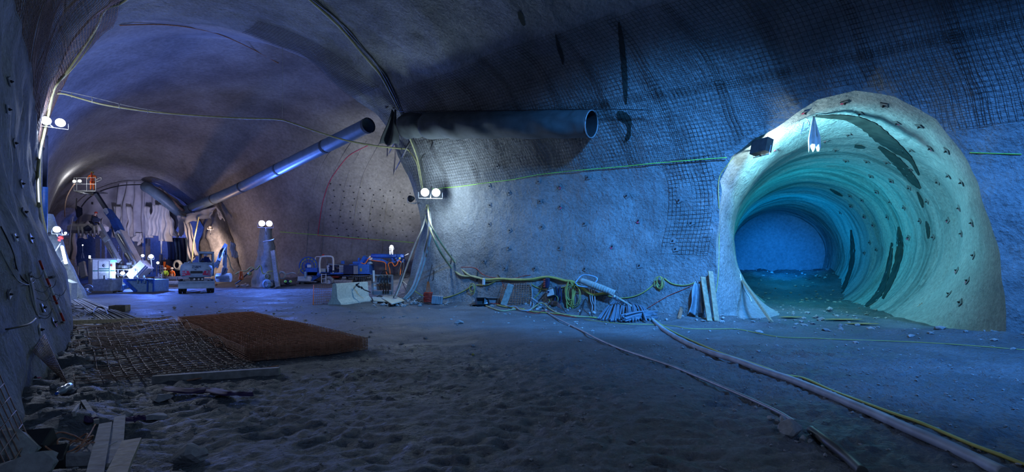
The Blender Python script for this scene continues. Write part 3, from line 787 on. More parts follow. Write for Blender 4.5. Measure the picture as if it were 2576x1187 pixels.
# bundle along the wall
wire('hose_bundle', 'long yellow hose bundle strung along the foot of the right wall', 'hose', [(1215, 702), (1232, 704), (1262, 702), (1300, 704), (1338, 703), (1360, 699), (1380, 697), (1400, 700), (1425, 707), (1442, 709), (1462, 722), (1484, 738), (1498, 742), (1518, 739), (1534, 738)], .065, M['yellow'], sub=6)
wire('hose_bundle', 'olive hose sharing the long bundle on the right wall', 'hose', [(1200, 697), (1228, 707), (1262, 704.5), (1300, 701.5), (1338, 705), (1360, 701)], .045, M['olive'], sub=6)
wire('extension_cable', 'thin yellow cable drooping from the pier to the first coil', 'cable', [(1010, 705), (1035, 725), (1070, 748), (1112, 750), (1145, 742), (1175, 728), (1190, 718)], .028, M['yellow'])
wire('extension_cable', 'thin yellow cable swinging up from the first coil to the bundle', 'cable', [(1200, 717), (1225, 717), (1245, 709), (1258, 702)], .025, M['yellow'])
wire('extension_cable', 'yellow cable looping from the distribution box to the wall bundle', 'cable', [(1316, 779), (1330, 765), (1345, 750), (1358, 735), (1368, 714), (1378, 707)], .022, M['yellow'])
wire('extension_cable', 'yellow cable drooping between bundle and large coil', 'cable', [(1335, 713), (1350, 722), (1372, 729), (1395, 727), (1420, 722), (1436, 716)], .022, M['yellow'])
wire('extension_cable', 'yellow cable drooping from the pipe bundle up to the small coil on the blue wall', 'cable', [(1530, 745), (1560, 750), (1590, 747), (1615, 738), (1638, 722), (1652, 708)], .024, M['yellow'])
wire('extension_cable', 'yellow cable sagging from the small coil to the hanging grey cloth', 'cable', [(1672, 700), (1690, 713), (1715, 718), (1735, 716), (1750, 710)], .022, M['yellow'])
wire('red_string', 'thin red string rising from pipe stack to the hanging cloth', 'string', [(1628, 776), (1680, 745), (1720, 728), (1748, 715)], .012, M['red'])
wire('red_string', 'thin red string across the wall above the hose bundle', 'string', [(1160, 672), (1195, 674), (1215, 690), (1240, 698), (1290, 700), (1318, 694), (1335, 692)], .012, M['red'])
wire('red_string', 'red string dangling in a curl over the loose mesh', 'string', [(1262, 704), (1270, 722), (1282, 727), (1298, 715)], .012, M['red'])
wire('hanging_string', 'yellow string hanging down the wall left of the tunnel mouth', 'string', [(1845, 394), (1830, 415), (1809, 450), (1809, 520), (1808, 600), (1806, 690), (1800, 735)], .014, M['yellow'])
def coil(px, py, rx, ry, loops, r, m_, label, sd=1, name='cable_coil', tree=None):
    p, n_ = hit(px, py, .12, tree); x = n_.cross(V((0, 0, 1))).normalized(); y = V((0, 0, 1)); b = mb(); rnd = random.Random(sd); D = (p-CO).length; k = D/F
    P = []
    for i in range(loops*16+1):
        a = 2*PI*i/16+PI/2; q = i//16; rr = random.Random(sd*50+q)
        kx, ky = rx*rr.uniform(.45, 1.15), ry*rr.uniform(.6, 1.08); ox = rr.uniform(-.12, .12)*rx
        P.append(p-x*((math.cos(a)*kx+ox*math.sin(a/2))*k)+y*((math.sin(a)*ky-ry+ (ry-ky)+ry)*k)+n_*(.03*math.sin(i*.7)))
    P = [q for q in cr(P, 2)]
    return b.tube(P, r, 5).build(name, M[m_], None, label, 'cable coil')
coil(1193, 727, 9, 13, 3, .015, 'yellow', 'small loose yellow cable coil, first right of the red net', 3)
coil(1437, 746, 15, 37, 12, .014, 'yellow', 'large tangled yellow cable coil hanging from the hose bundle', 5)
coil(1447, 752, 26, 34, 2, .015, 'yellow', 'wide outer loops of yellow cable around the large coil', 8)
coil(1662, 713, 12, 16, 6, .014, 'yellow', 'neat small yellow coil alone on the blue wall', 9)
coil(1397, 757, 15, 14, 1, .016, 'yellow', 'single thin yellow loop below the distribution box', 11)

# ------------------------------------------------------------------ items at the foot of the right wall
def wallbase(px, py, up=0.0): return gp(px, py, up)
p = wallbase(1078, 762); p.y -= .1
t = thing('red_net_bag', 'crumpled red netting bundle on the ground beside a grey block', 'netting', p)
b = mb()
for k in range(12):
    r_ = random.Random(k); P = []
    for i in range(14):
        a = i/13*2*PI+r_.random(); P.append(p+V(((.16+.07*r_.random())*math.cos(a)*1.1, .15*math.sin(a), .06+k*.042+.03*r_.random())))
    b.tube(cr(P, 3), .022, 5)
b.build('folds', M['red'], t)
b = mb(); G = [[p+V(((v-.5)*(.30-.22*u), .02*math.sin(v*12), .5+u*.62)) for v in [k/8 for k in range(9)]] for u in [i/8 for i in range(9)]]
for i in range(9): b.tube(G[i], .008, 3)
for j in range(9): b.tube([G[i][j] for i in range(9)], .008, 3)
b.build('loose_netting', M['orange'], t)
wire('steel_rod', 'bent steel rod leaning above the red netting', 'rod', [p+V((.02, 0, 1.1)), p+V((.1, .1, 1.6)), p+V((.16, .3, 2.0))], .02, M['dark'])
p = wallbase(1100, 765, .0)
t = thing('concrete_block', 'tilted grey ribbed block beside the red netting', 'block', p)
mb().box(p+V((0, 0, .22)), (.55, .42, .42), rz=.1, ry=.1, bev=.02).build('block_body', M['gsteel'], t); b = mb()
for k in range(5): b.box(p+V((-.2+.1*k, -.22, .22)), (.02, .02, .38), rz=.1, ry=.1)
b.build('front_ribs', M['steel'], t)
def crate(name, label, cat, c0, d, m_, rz=0, tilt=0, wall=.025, group=None):
    R = Matrix.Rotation(rz, 3, 'Z') @ Matrix.Rotation(tilt, 3, 'X'); b = mb(); c0 = V(c0); w_, l_, h_ = d
    def bx(cx, cy, cz, dx, dy, dz):
        P = [c0+R@V((cx+sx_*dx/2, cy+sy_*dy/2, cz+sz_*dz/2)) for sz_ in (-1, 1) for sx_, sy_ in ((-1, -1), (1, -1), (1, 1), (-1, 1))]
        b.add(P, [(3, 2, 1, 0), (4, 5, 6, 7), (0, 1, 5, 4), (1, 2, 6, 5), (2, 3, 7, 6), (3, 0, 4, 7)])
    bx(0, 0, wall/2, w_, l_, wall)
    bx(-w_/2+wall/2, 0, h_/2, wall, l_, h_); bx(w_/2-wall/2, 0, h_/2, wall, l_, h_); bx(0, -l_/2+wall/2, h_/2, w_-2*wall, wall, h_); bx(0, l_/2-wall/2, h_/2, w_-2*wall, wall, h_)
    return b.build(name, M[m_], None, label, cat, group)
p = wallbase(1212, 768); 
crate('tool_crate', 'dark open crate tipped against the wall, left of the two', 'crate', p+V((.0, 0, .05)), (.62, .4, .3), 'dark', .3, .9)
crate('tool_crate', 'dark flat crate leaning up the wall, right of the two', 'crate', wallbase(1232, 767)+V((.1, .15, .05)), (.7, .5, .18), 'gsteel', -.3, 1.15)
for k, (px, py) in enumerate(((1205, 766), (1222, 762), (1215, 770))):
    p = wallbase(px, py); mb().cyl(p+V((0, 0, .05)), p+V((.22, .05, .16)), .035, n=8).build('scrap_tube', M['white'], None, 'short white tube lying in the tipped crates', 'tube', 'white tubes by the crates')
p = wallbase(1266, 772)
b = mb(); 
b.box(p+V((.18, .1, .55)), (.30, .12, 1.05), ry=.35, bev=.02); t = b.build('rough_block', M['wood2'], None, 'rough mottled block leaning against the loose mesh', 'block')
# loose mesh square
PM = [hp(1268, 715, .10), hp(1340, 712, .10), hp(1346, 768, .25, WALLS), hp(1262, 768, .25, WALLS)]
b = mb(); N = 13
for i in range(N):
    u = i/(N-1)
    def q(u, v): return lerp(lerp(PM[0], PM[1], u), lerp(PM[3], PM[2], u), v)+V((0, -.04*noise.noise(V((u*4, v*4, 0))), 0))
    b.tube([q(u, k/8) for k in range(9)], .012, 4); b.tube([q(k/8, u) for k in range(9)], .012, 4)
b.build('loose_mesh', M['rust'], None, 'loose square of rusty mesh leaning low on the wall', 'steel mesh')
# distribution box
p, n_ = hit(1393, 739, .18)
t = thing('distribution_box', 'tilted white electrical box in a black frame on the wall', 'electrical box', p)
ang_ = math.atan2(n_.y, n_.x)+PI/2
mb().box(p, (.50, .18, .40), rz=ang_, ry=-.25, bev=.03).build('frame', M['dark'], t)
mb().box(p+n_*.10, (.38, .03, .28), rz=ang_, ry=-.25).build('front_cover', M['white'], t, label='white cover'); b = mb()
b.box(p+n_*.125+V((-.07, 0, .02)), (.10, .02, .09), rz=ang_, ry=-.25); b.box(p+n_*.125+V((.06, 0, -.05)), (.10, .02, .05), rz=ang_, ry=-.25); b.build('sockets', M['navy'], t)
mb().tube([p+n_*.02+V((-.15, 0, .2)), p+n_*.02+V((-.1, 0, .3)), p+n_*.02+V((.1, 0, .25)), p+n_*.02+V((.15, 0, .13))], .015, 6).build('handle', M['dark'], t)
p, n_ = hit(1381, 712, .15)
t = thing('socket_block', 'dark blue socket strip hanging upright from the hose bundle', 'socket strip', p)
mb().box(p, (.20, .14, .46), rz=ang_, ry=.15, bev=.03).build('strip_body', M['navy'], t); b = mb()
for k in range(4): b.cyl(p+V((-.1, -.02, -.15+.1*k)), p+V((-.16, -.10, -.15+.1*k)), .035, n=8)
b.build('sockets', M['red'], t)
for k, (px, lb) in enumerate(((1402, 'left of the two black straps beside the electrical box'), (1411, 'right of the two black straps beside the electrical box'))):
    P = [hp(px, 722, .1), hp(px, 745, .12), hp(px-3, 762, .12), hp(px+3, 760, .12), hp(px+6, 742, .12), hp(px+2, 722, .1)]
    mb().tube(cr(P, 4), .035, 4).build('hanging_strap', M['navy'], None, lb, 'strap', 'black straps by the electrical box')
for k, px in enumerate((1486, 1491, 1497)):
    P = [hp(px, 728, .08), hp(px+2, 755, .1), hp(px+3, 780, .14), hp(px+6, 799, .2, WALLS)]
    mb().tube(cr(P, 4), .03, 4).build('hanging_strap', M['gsteel'], None, ('left', 'middle', 'right')[k]+' of the dark straps beside the pipe stack', 'strap', 'straps beside the pipe stack')
wire('bent_rod', 'dark bent rod standing like an A against the wall', 'rod', [(1458, 797), (1466, 775, 20.6), (1473, 752), (1482, 770, 20.6), (1490, 797)], .022, M['dark'], sub=3)
wire('bent_rod', 'short dark rod leaning by the electrical box', 'rod', [(1356, 755), (1372, 738, 22.2), (1380, 724)], .02, M['dark'], sub=3)
wire('steel_pin', 'dark steel pin poking out above the hose bundle', 'rod', [(1253, 691), (1262, 703)], .025, M['dark'])
for px, py in ((1136, 640), (1202, 682), (1092, 680)):
    wire('hanger_rod', 'dark hanger rod sticking out beside the sagging hoses', 'rod', [(px, py), (px-1, py+18), (px-3, py+26)], .022, M['dark'], group='hanger rods on the right wall')
p, n_ = hit(1221, 709, .12); mb().box(p, (.16, .06, .34), rz=ang_, bev=.02).build('plastic_tag', M['white'], None, 'white plastic tag clipped to the hose bundle', 'tag')
# blue-green folded trough
A_, B_ = hp(1472, 708, .3), hp(1556, 742, .32); d_ = (B_-A_).normalized(); n_ = hit(1500, 720)[1]; yv = d_.cross(n_).normalized(); 
if yv.z < 0: yv = -yv
G = []
for i in range(49):
    u = i/48; q = lerp(A_, B_, u); w_ = .13+.03*math.sin(u*PI)
    G.append([q+yv*(w_*math.cos(a)*.9)+n_*(w_*.6*math.sin(a)*(1+.25*math.sin(i*1.9)*(1 if u > .3 else 0))) for a in [PI*k/8 for k in range(9)]])
t = thing('corrugated_trough', 'pale corrugated plastic pipe half slanting down above the pipe stack', 'pipe', A_)
mb().sheet(G, .015).build('half_pipe', M['hosegrey'], t)
mb().tube(cr([A_+V((-.25, 0, -.1)), A_+yv*.25, A_+d_*.7+yv*.32, A_+d_*.5-yv*.1, A_-yv*.25, A_+V((-.25, 0, -.1))], 5), .03, 6).build('strap', M['lblue'], t, label='green blue strap')
# stack of grey pipes bent against the wall
tp = [gp(1590, 812), gp(1560, 814)]
names = 0
for k in range(26):
    r_ = random.Random(k+90); u = k/25
    x0, y0 = lerp(1506, 1640, u)+r_.uniform(-3, 3), lerp(805, 806, u)+r_.uniform(-3, 4)
    x1, y1 = lerp(1545, 1600, u)+r_.uniform(-6, 6), lerp(762, 775, u)+r_.uniform(-5, 5)+8*math.sin(u*PI)*-1
    a_ = gp(x0, min(y0+3, 815), .06); b_ = hp(x1, y1, .16, WALLS)
    mid = lerp(a_, b_, .5)+V((0, -.10, .10+.12*u))
    b = mb().tube(cr([a_, mid, b_], 6), .035, 6)
    lb = 'bent grey plastic pipe in the fanned stack against the wall'
    b.build('grey_pipe', M['duct'], None, lb, 'pipe', 'fanned grey pipes at the wall')
for k in range(14):
    r_ = random.Random(k+190); z_ = .06+.035*(k//2)
    a_ = gp(1568+r_.uniform(-8, 8), 812, z_); b_ = gp(1648+r_.uniform(-12, 10), 806, z_*1.2)
    mb().tube(cr([a_, lerp(a_, b_, .5)+V((0, .1, .05)), b_], 5), .033, 6).build('grey_pipe', M['duct'], None, 'straight grey plastic pipe lying at the right of the stack', 'pipe', 'lying grey pipes at the wall')
# cable clamp on the white hose
wire('drill_hose', 'thick clamped hose slanting over the pipe stack to the ground', 'hose', [(1534, 738, 19.9), (1555, 750, 19.7), (1580, 765, 19.6), (1605, 782, 19.4), (1620, 786, 19.2), (1638, 808, 18.4)], .05, M['wood2'])
for q in range(4):
    a_ = at(1542+q*7, 744+q*4.6, 19.75); mb().cyl(a_, a_+V((.09, 0, -.06)), .085, n=8).build('hose_coupling', M['steel'], None, 'steel coupling on the clamped hose above the pipe stack', 'coupling', 'couplings above the pipe stack')
# grey cloth hanging and planks
pc = hp(1757, 712, .15); G = []
for i in range(22):
    u = i/21; row = []
    for k in range(19):
        v = k/18; w_ = lerp(.10, .52, u**.7)+.05*math.sin(u*7)
        row.append(pc+V(((v-.5)*w_*1.2-.05*u, -.10*math.sin(v*PI*5+u*2.5)*(.4+u)-.1*u, -1.18*u+.05*math.sin(v*11))))
    G.append(row)
mb().sheet(G, .012).build('hanging_cloth', M['wrap'], None, 'grey blue cloth hanging in folds beside the two planks', 'cloth')
def plank(p0, p1, w_, th, label, m_='wood', name='plank', up=(0, -1, 0), group=None, cat='plank'):
    return mb().bar(p0, p1, w_, th, up).build(name, M[m_], None, label, cat, group)
plank(gp(1785, 808, .0), hp(1772, 699, .12), .18, .06, 'shorter upright plank leaning on the wall beside the hanging cloth')
plank(gp(1803, 808, .0), hp(1791, 684, .12), .17, .06, 'taller upright plank leaning on the wall nearest the tunnel')
plank(gp(1708, 802, .0), hp(1716, 776, .06), .13, .05, 'short dark board leaning alone on the blue wall', 'rust')
plank(gp(1941, 811, .02), hp(1864, 709, .08), .13, .07, 'long board propped aslant against the left jamb of the round tunnel')
wire('jamb_rope', 'pale rope dangling beside the propped board', 'rope', [(1860, 690), (1866, 715), (1876, 735), (1885, 748), (1890, 760)], .02, M['white'])
for k in range(3): wire('jamb_rope', 'thin pale wire wisp at the tunnel jamb', 'rope', [(1857+k*2, 676+k*5), (1862+k, 688+k*3), (1860+k*2, 700)], .008, M['white'], group='wisps at the tunnel jamb')
wire('white_conduit', 'white flexible conduit standing bent against the loose mesh', 'conduit', [(1335, 713), (1340, 735), (1338, 755), (1334, 770)], .045, M['whitehose'])
wire('white_conduit', 'white conduit curling over the ground below the mesh', 'conduit', [gp(1264, 769, .05), gp(1280, 776, .1), gp(1297, 777, .1), gp(1310, 783, .05), gp(1332, 783, .05), gp(1342, 776, .12), gp(1340, 768, .2)], .035, M['whitehose'])
wire('white_conduit', 'straight white conduit propped at the debris beside the black sheet', 'conduit', [hp(1347, 751, .3, WALLS), gp(1363, 774, .1)], .045, M['whitehose'])
wire('yellow_lead', 'long yellow lead snaking over the debris at the wall foot', 'cable', [gp(1222, 770, .04), gp(1240, 778, .04), gp(1265, 784, .04), gp(1300, 780, .04), gp(1330, 783, .04), gp(1362, 773, .2), gp(1385, 780, .04), gp(1405, 790, .04), gp(1440, 798, .04), gp(1480, 800, .04), gp(1508, 802, .04)], .03, M['olive'])
wire('yellow_lead', 'second yellow lead snaking just in front of the first', 'cable', [gp(1250, 769, .04), gp(1275, 775, .05), gp(1305, 778, .05), gp(1340, 786, .04), gp(1410, 792, .04), gp(1436, 797, .05), gp(1500, 802, .05)], .028, M['yellow'])
wire('red_lead', 'thin red lead lying among the yellow leads', 'cable', [gp(1200, 762, .04), gp(1250, 766, .04), gp(1300, 778, .04), gp(1345, 790, .03), gp(1370, 783, .04), gp(1395, 793, .03), gp(1450, 800, .03)], .014, M['red'])
G = [[gp(1375+50*v, 770+22*v, .06)+V((0, .25*(1-u), .30*math.sin(v*PI)*(1-u*.7)+.02)) for u in [i/6 for i in range(7)]] for v in [k/12 for k in range(13)]]
mb().sheet(G, .02).build('black_sheet', M['dark'], None, 'crumpled black plastic sheet heaped at the wall foot', 'plastic sheet')
G = [[gp(1183+24*v, 766+5*u, .05+.05*math.sin(v*PI)) for u in [i/4 for i in range(5)]] for v in [k/8 for k in range(9)]]
mb().sheet(G, .02).build('black_sheet', M['dark'], None, 'small flat black sheet on the gravel left of the crates', 'plastic sheet')
# tunnel dressing
pc = hp(2047, 296, .25, WALLS); pc = at(2047, 292, pc.y-.2); G = []
for i in range(24):
    u = i/23; row = []
    for k in range(15):
        v = k/14; w_ = lerp(.06, .42, min(1, u*1.5)); tear = .22*abs(v-.62)*4 if v > .25 else .5
        row.append(pc+V(((v-.5)*w_, -.06*math.sin(v*PI*4+u)*(.3+u), -(1.28-.32*abs(math.sin(v*7)))*u)))
    G.append(row)
mb().sheet(G, .012).build('hanging_rag', M['white'], None, 'torn white cloth hanging from the crown of the tunnel mouth', 'cloth')
for k in range(3):
    q = hp(2010+k*3, 305, .12, WALLS); P = [q+V(((.30-.05*k)*math.cos(a), -.05*k, (.26-.04*k)*math.sin(a))) for a in [2*PI*i/18 for i in range(19)]]
    mb().tube(P, .010, 4).build('wire_loop', M['white'], None, ('largest', 'middle', 'smallest')[k]+' thin pale wire loop hanging beside the torn cloth', 'wire', 'wire loops at the tunnel crown')
wire('wire_end', 'pale straight wire tail below the wire loops', 'wire', [(2022, 308, 17.0), (2018, 325, 17.0), (2014, 338, 17.0)], .012, M['white'])
b = mb()
for i in range(15):
    u = i/14
    q = lambda u, v: gp(2310+75*u, 800-2*u, 0)+V((0, .25*v, .02+.62*v*math.sin(PI*(u*.85+.1))+.04*noise.noise(V((u*7, v*5, 2)))))
    b.tube([q(u, k/7) for k in range(8)], .008, 3); b.tube([q(k/14, u*.95) for k in range(15)], .008, 3)
b.build('crumpled_mesh', M['rust'], None, 'crumpled rusty mesh scrap at the foot of the tunnel right side', 'steel mesh')
for k, (px, py, w_) in enumerate(((1990, 800, 1.0), (2120, 806, 1.6), (2170, 817, 1.2))):
    q = gp(px, py, .02); G = [[q+V(((v-.5)*w_, (u-.5)*.35*math.sin(PI*v), .02+.01*noise.noise(V((v*8, u*3, k))))) for u in [i/5 for i in range(6)]] for v in [i/14 for i in range(15)]]
    mb().sheet(G, .01).build('sand_patch', simple('orange_sand', (.40, .26, .08), .9), None, ('left', 'middle', 'right')[k]+' patch of orange sand on the tunnel floor', 'sand', kind='stuff')
# ------------------------------------------------------------------ hoses and cables across the floor
wire('water_pipe', 'thick white hose snaking over the floor to the bottom right corner', 'hose', [gp(x, y, .05) for x, y in ((1640, 806), (1652, 818), (1672, 834), (1700, 852), (1740, 873), (1790, 893), (1850, 912), (1920, 938), (1990, 962), (2060, 990), (2130, 1020), (2200, 1050), (2280, 1087), (2360, 1122), (2440, 1160), (2530, 1205))], .062, M['whitehose'], n=12)
wire('yellow_lead', 'yellow lead running beside the thick white hose to the right edge', 'cable', [gp(x, y, .025) for x, y in ((1640, 800), (1668, 822), (1710, 845), (1760, 868), (1820, 893), (1860, 906), (1930, 930), (1965, 945), (2022, 955), (2090, 985), (2160, 1012), (2240, 1042), (2310, 1066), (2380, 1096), (2450, 1126), (2520, 1152), (2600, 1185))], .022, M['yellow'])
wire('dark_pipe', 'long thin dark pipe lying left of the thick white hose', 'pipe', [gp(x, y, .04) for x, y in ((1370, 783), (1392, 798), (1430, 818), (1470, 838), (1505, 857), (1560, 881), (1620, 902), (1690, 926), (1760, 955), (1830, 985), (1900, 1016), (1960, 1045), (2000, 1070))], .026, M['gsteel'], n=10)
wire('dark_pipe', 'short piece of dark pipe beyond the large stone at lower right', 'pipe', [gp(x, y, .05) for x, y in ((2040, 1092), (2080, 1122), (2130, 1162), (2170, 1200))], .05, M['hosedark'], n=10)
wire('yellow_lead', 'thin yellow cord running over the floor past the tunnel mouth', 'cable', [gp(x, y, .02) for x, y in ((1470, 805), (1560, 815), (1650, 818), (1700, 822), (1730, 828), (1800, 829), (1850, 829), (1900, 838), (1960, 849), (2040, 852), (2130, 856), (2250, 860), (2400, 868), (2600, 884))], .012, M['yellow'])
# ------------------------------------------------------------------ stones
def stone(px, py, wpx, hpx, label, seed, group=None, m_='rock'):
    q = gp(px, py); k = (q-CO).length/F; w_ = wpx*k; h_ = hpx*k*1.25
    o = mb().rock(q+V((0, w_*.25, h_*.28)), (w_, w_*.8, h_*1.1), seed, 3).build('stone', M[m_], None, label, 'stone', group)
stone(1996, 1100, 60, 38, 'largest pale stone lying beside the dark pipe', 1)
stone(1942, 1058, 18, 12, 'small pale stone, upper left of the largest one', 2)
stone(1972, 1066, 19, 15, 'angular pale stone just above the largest one', 3)
stone(2023, 1111, 18, 14, 'small pale stone at the lower right of the largest one', 4)
stone(1956, 1062, 10, 8, 'tiny stone between the two small pale ones', 5)
stone(2040, 1114, 12, 8, 'tiny stone right of the pale stones at the dark pipe', 6)
stone(1155, 815, 28, 10, 'flat lump of rock in the middle of the floor', 7)
stone(1912, 838, 20, 8, 'low stone on the floor before the tunnel mouth', 8)
stone(2068, 806, 22, 7, 'pale slab of rock on the tunnel floor', 9)
stone(455, 1172, 90, 36, 'big dark boulder sunk in the mud at the bottom left', 10)
stone(372, 1060, 60, 12, 'flat dark rock in front of the purple cloth', 11)
stone(395, 1012, 50, 14, 'flat rock left of the long purple cloth', 12)
stone(1190, 894, 10, 5, 'small yellow scrap of stone alone in the mud', 13, m_='yellow')
rr = random.Random(4); m = mb(); ms = mb()
def scatter(m, n_, box, s0, s1, seed, cond=None):
    r_ = random.Random(seed); k = 0
    while k < n_:
        x, y = r_.uniform(box[0], box[1]), r_.uniform(box[2], box[3])
        if cond and not cond(x, y): continue
        s_ = s0+(s1-s0)*r_.random()**3; z = floor_h(x, y)
        m.rock((x, y, z+s_*.12), (s_*r_.uniform(.8, 1.5), s_*r_.uniform(.7, 1.2), s_*r_.uniform(.4, .8)), k+seed*100, 1, r_.uniform(0, 6)); k += 1
def dwall(x, y, which):
    if which == 'R':
        L = RF[1]-RF[0]; a = V((x, y))-RF[0]; return abs(a.x*L.y-a.y*L.x)/L.length
    best = 9
    for i in range(3):
        A, B = LF[i], LF[i+1]; ab = B-A; q = max(0, min(1, (V((x, y))-A).dot(ab)/ab.dot(ab))); best = min(best, (V((x, y))-A-ab*q).length)
    return best
scatter(m, 3200, (-8, 9, 4, 13), .012, .075, 1)
scatter(m, 800, (-16, 14, 12, 30), .04, .17, 2)
m.build('loose_gravel', M['rock'], None, 'loose gravel and pebbles strewn over the muddy floor', 'gravel', kind='stuff')
m = mb(); scatter(m, 520, (-22, -3, 4, 25), .05, .26, 3, lambda x, y: dwall(x, y, 'L') < 1.0 and x > -22)
m.build('rubble', M['rock'], None, 'broken stone banked along the foot of the left wall', 'rubble', kind='stuff')
m = mb(); scatter(m, 420, (-6, 15, 13, 30), .04, .28, 5, lambda x, y: dwall(x, y, 'R') < 1.3 and x < 14)
m.build('rubble', M['rock'], None, 'broken stone banked along the foot of the right wall', 'rubble', kind='stuff')
m = mb(); scatter(m, 420, (9, 26, 18, 46), .05, .30, 6, lambda x, y: (V((x, y))-V((TC0.x, TC0.y))-V((TD.x, TD.y))*((V((x, y))-V((TC0.x, TC0.y))).dot(V((TD.x, TD.y))))).length < 3.3)
m.build('rubble', M['rock'], None, 'broken stone littering the floor of the round tunnel', 'rubble', kind='stuff')
# ------------------------------------------------------------------ stacked reinforcement mats
def mat_sheet(name, cor, nu, nv, z, r, m_, label, group, wave=.0, seed=0, bend=None):
    C = [V((p.x, p.y, 0)) for p in cor]; b = mb()
    def q(u, v):
        p = lerp(lerp(C[0], C[1], u), lerp(C[3], C[2], u), v)
        return V((p.x, p.y, floor_h(p.x, p.y)*.35+z+wave*noise.noise(V((u*2.5, v*2.5, seed)))+(bend(u, v) if bend else 0)))
    for i in range(nu+1): b.tube([q(i/nu, k/24) for k in range(25)], r*(1.35 if bend else 1), 4)
    for j in range(nv+1): b.tube([q(k/16, j/nv)+V((0, 0, 2*r)) for k in range(17)], r, 4)
    return b.build(name, M[m_], None, label, 'steel mesh', group)
SC = [gnd(447, 822), gnd(640, 806), gnd(925, 884), gnd(627, 918)]
for k in range(11):
    r_ = random.Random(k+3); d = V((r_.uniform(-.008, .008), r_.uniform(-.008, .008), 0))
    if k == 0: lb = 'lowest rusty mat of the thick stack, touching the ground'
    elif k == 10: lb = 'topmost rusty mat of the thick stack on the floor'
    else: lb = 'rusty reinforcement mat inside the thick stack'
    mat_sheet('reinforcement_mat', [p+d for p in SC], 14, 46, .05+.026*k, .0065, 'rust', lb, 'thick stack of mats' if 0 < k < 10 else None, .02, 1)
SL = [gnd(163, 838), gnd(425, 812), gnd(640, 922), gnd(188, 985)]
def bd(u, v): return .20*math.exp(-((v-.52)/.10)**2)*(.5+.5*u)+.12*math.exp(-((v-.10)/.08)**2)*u
for k, (sc, lb) in enumerate((((0, 1, 0, 1), 'long wavy mat of thin bars beside the left wall, bottom layer'), ((0, .97, .46, 1.0), 'wavy mat of thin bars overlapping the near half'), ((.02, 1, 0, .6), 'wavy mat of thin bars overlapping the far half'))):
    def cn(u, v): return lerp(lerp(SL[0], SL[1], u), lerp(SL[3], SL[2], u), v)
    C = [cn(sc[0], sc[2]), cn(sc[1], sc[2]), cn(sc[1], sc[3]), cn(sc[0], sc[3])]
    mat_sheet('reinforcement_mat', C, 15, int(42*(sc[3]-sc[2])), .06+.045*k, .007, 'rebar', lb, None, .10, 4, bd)
# timbers under and beside the mats
def beam(a, b_, w_, h_, label, m_='wood'):
    a, b_ = V(a), V(b_); o = mb().bar(a+V((0, 0, h_/2)), b_+V((0, 0, h_/2)), w_, h_).build('timber_beam', M[m_], None, label, 'timber'); return o
beam(gp(386, 964), gp(703, 942), .12, .13, 'long square timber lying in front of the reinforcement mats', 'wood2')
beam(gp(176, 822, .06), gp(352, 812, .06), .12, .12, 'square timber lying across the steel bars behind the mats', 'wood')
wire('loose_rod', 'thin rod lying behind the long timber', 'rod', [gp(470, 961, .03), gp(700, 924, .03)], .012, M['rust'])
# bundle of bars
for k in range(16):
    r_ = random.Random(k+300); u = k/15
    a_ = gp(lerp(178, 215, u)+r_.uniform(-3, 3), lerp(762, 758, u), .06+.05*(k % 3)); b_ = gp(lerp(272, 352, u)+r_.uniform(-5, 5), lerp(826, 812, u)+r_.uniform(-4, 3), .05+.03*(k % 2))
    mb().tube([a_, lerp(a_, b_, .5)+V((0, 0, .02)), b_], .028, 6).build('steel_bar', M['gsteel'], None, 'straight steel bar in the bundle running to the left wall', 'steel bar', 'bundle of long steel bars')
wire('bar_tie', 'dark tie looped over the bundle of steel bars', 'tie', [gp(232, 794, .1), gp(240, 790, .24), gp(252, 788, .26), gp(264, 790, .22), gp(272, 797, .06)], .03, M['dark'])
crate('wooden_box', 'small open wooden box on the floor beyond the steel bars', 'box', gp(301, 783, .0), (.62, .5, .27), 'wood', .25, wall=.03)
mb().rock(gp(172, 792, .06), (.28, .2, .16), 5, 2).build('brick_piece', M['red'], None, 'red brick piece by the left wall near the timber', 'brick')
plank(gp(190, 775, .03), gp(282, 784, .03), .14, .04, 'dark flat board lying under the steel bars', 'gsteel', up=(0, 0, 1))
# cloth on the mud
def rag(pts, wd, label, seed, m_='purple'):
    cp = cr([gp(x, y, .03) for x, y in pts], 8); G = []
    for i, q in enumerate(cp):
        u = i/(len(cp)-1); a = cp[min(i+1, len(cp)-1)]-cp[max(i-1, 0)]; n_ = V((-a.y, a.x, 0)).normalized(); w_ = wd*(.35+.65*abs(math.sin(u*PI*1.2+.2)))
        G.append([q+n_*((v/8-.5)*w_)+V((0, 0, .03+.045*abs(math.sin(v*1.3+seed+u*9))*math.sin(PI*v/8))) for v in range(9)])
    return mb().sheet(G, .008).build('cloth_strip', M[m_], None, label, 'cloth')
rag([(417, 988), (450, 992), (490, 995), (530, 992), (570, 1002), (600, 1004), (636, 1003)], .26, 'long twisted purple cloth strip lying in the mud', 1)
rag([(308, 1072), (330, 1070), (350, 1066), (366, 1067)], .22, 'folded purple cloth right of the planks', 3)
rag([(214, 1068), (228, 1073), (246, 1071)], .16, 'small purple rag under the grey stick', 5)
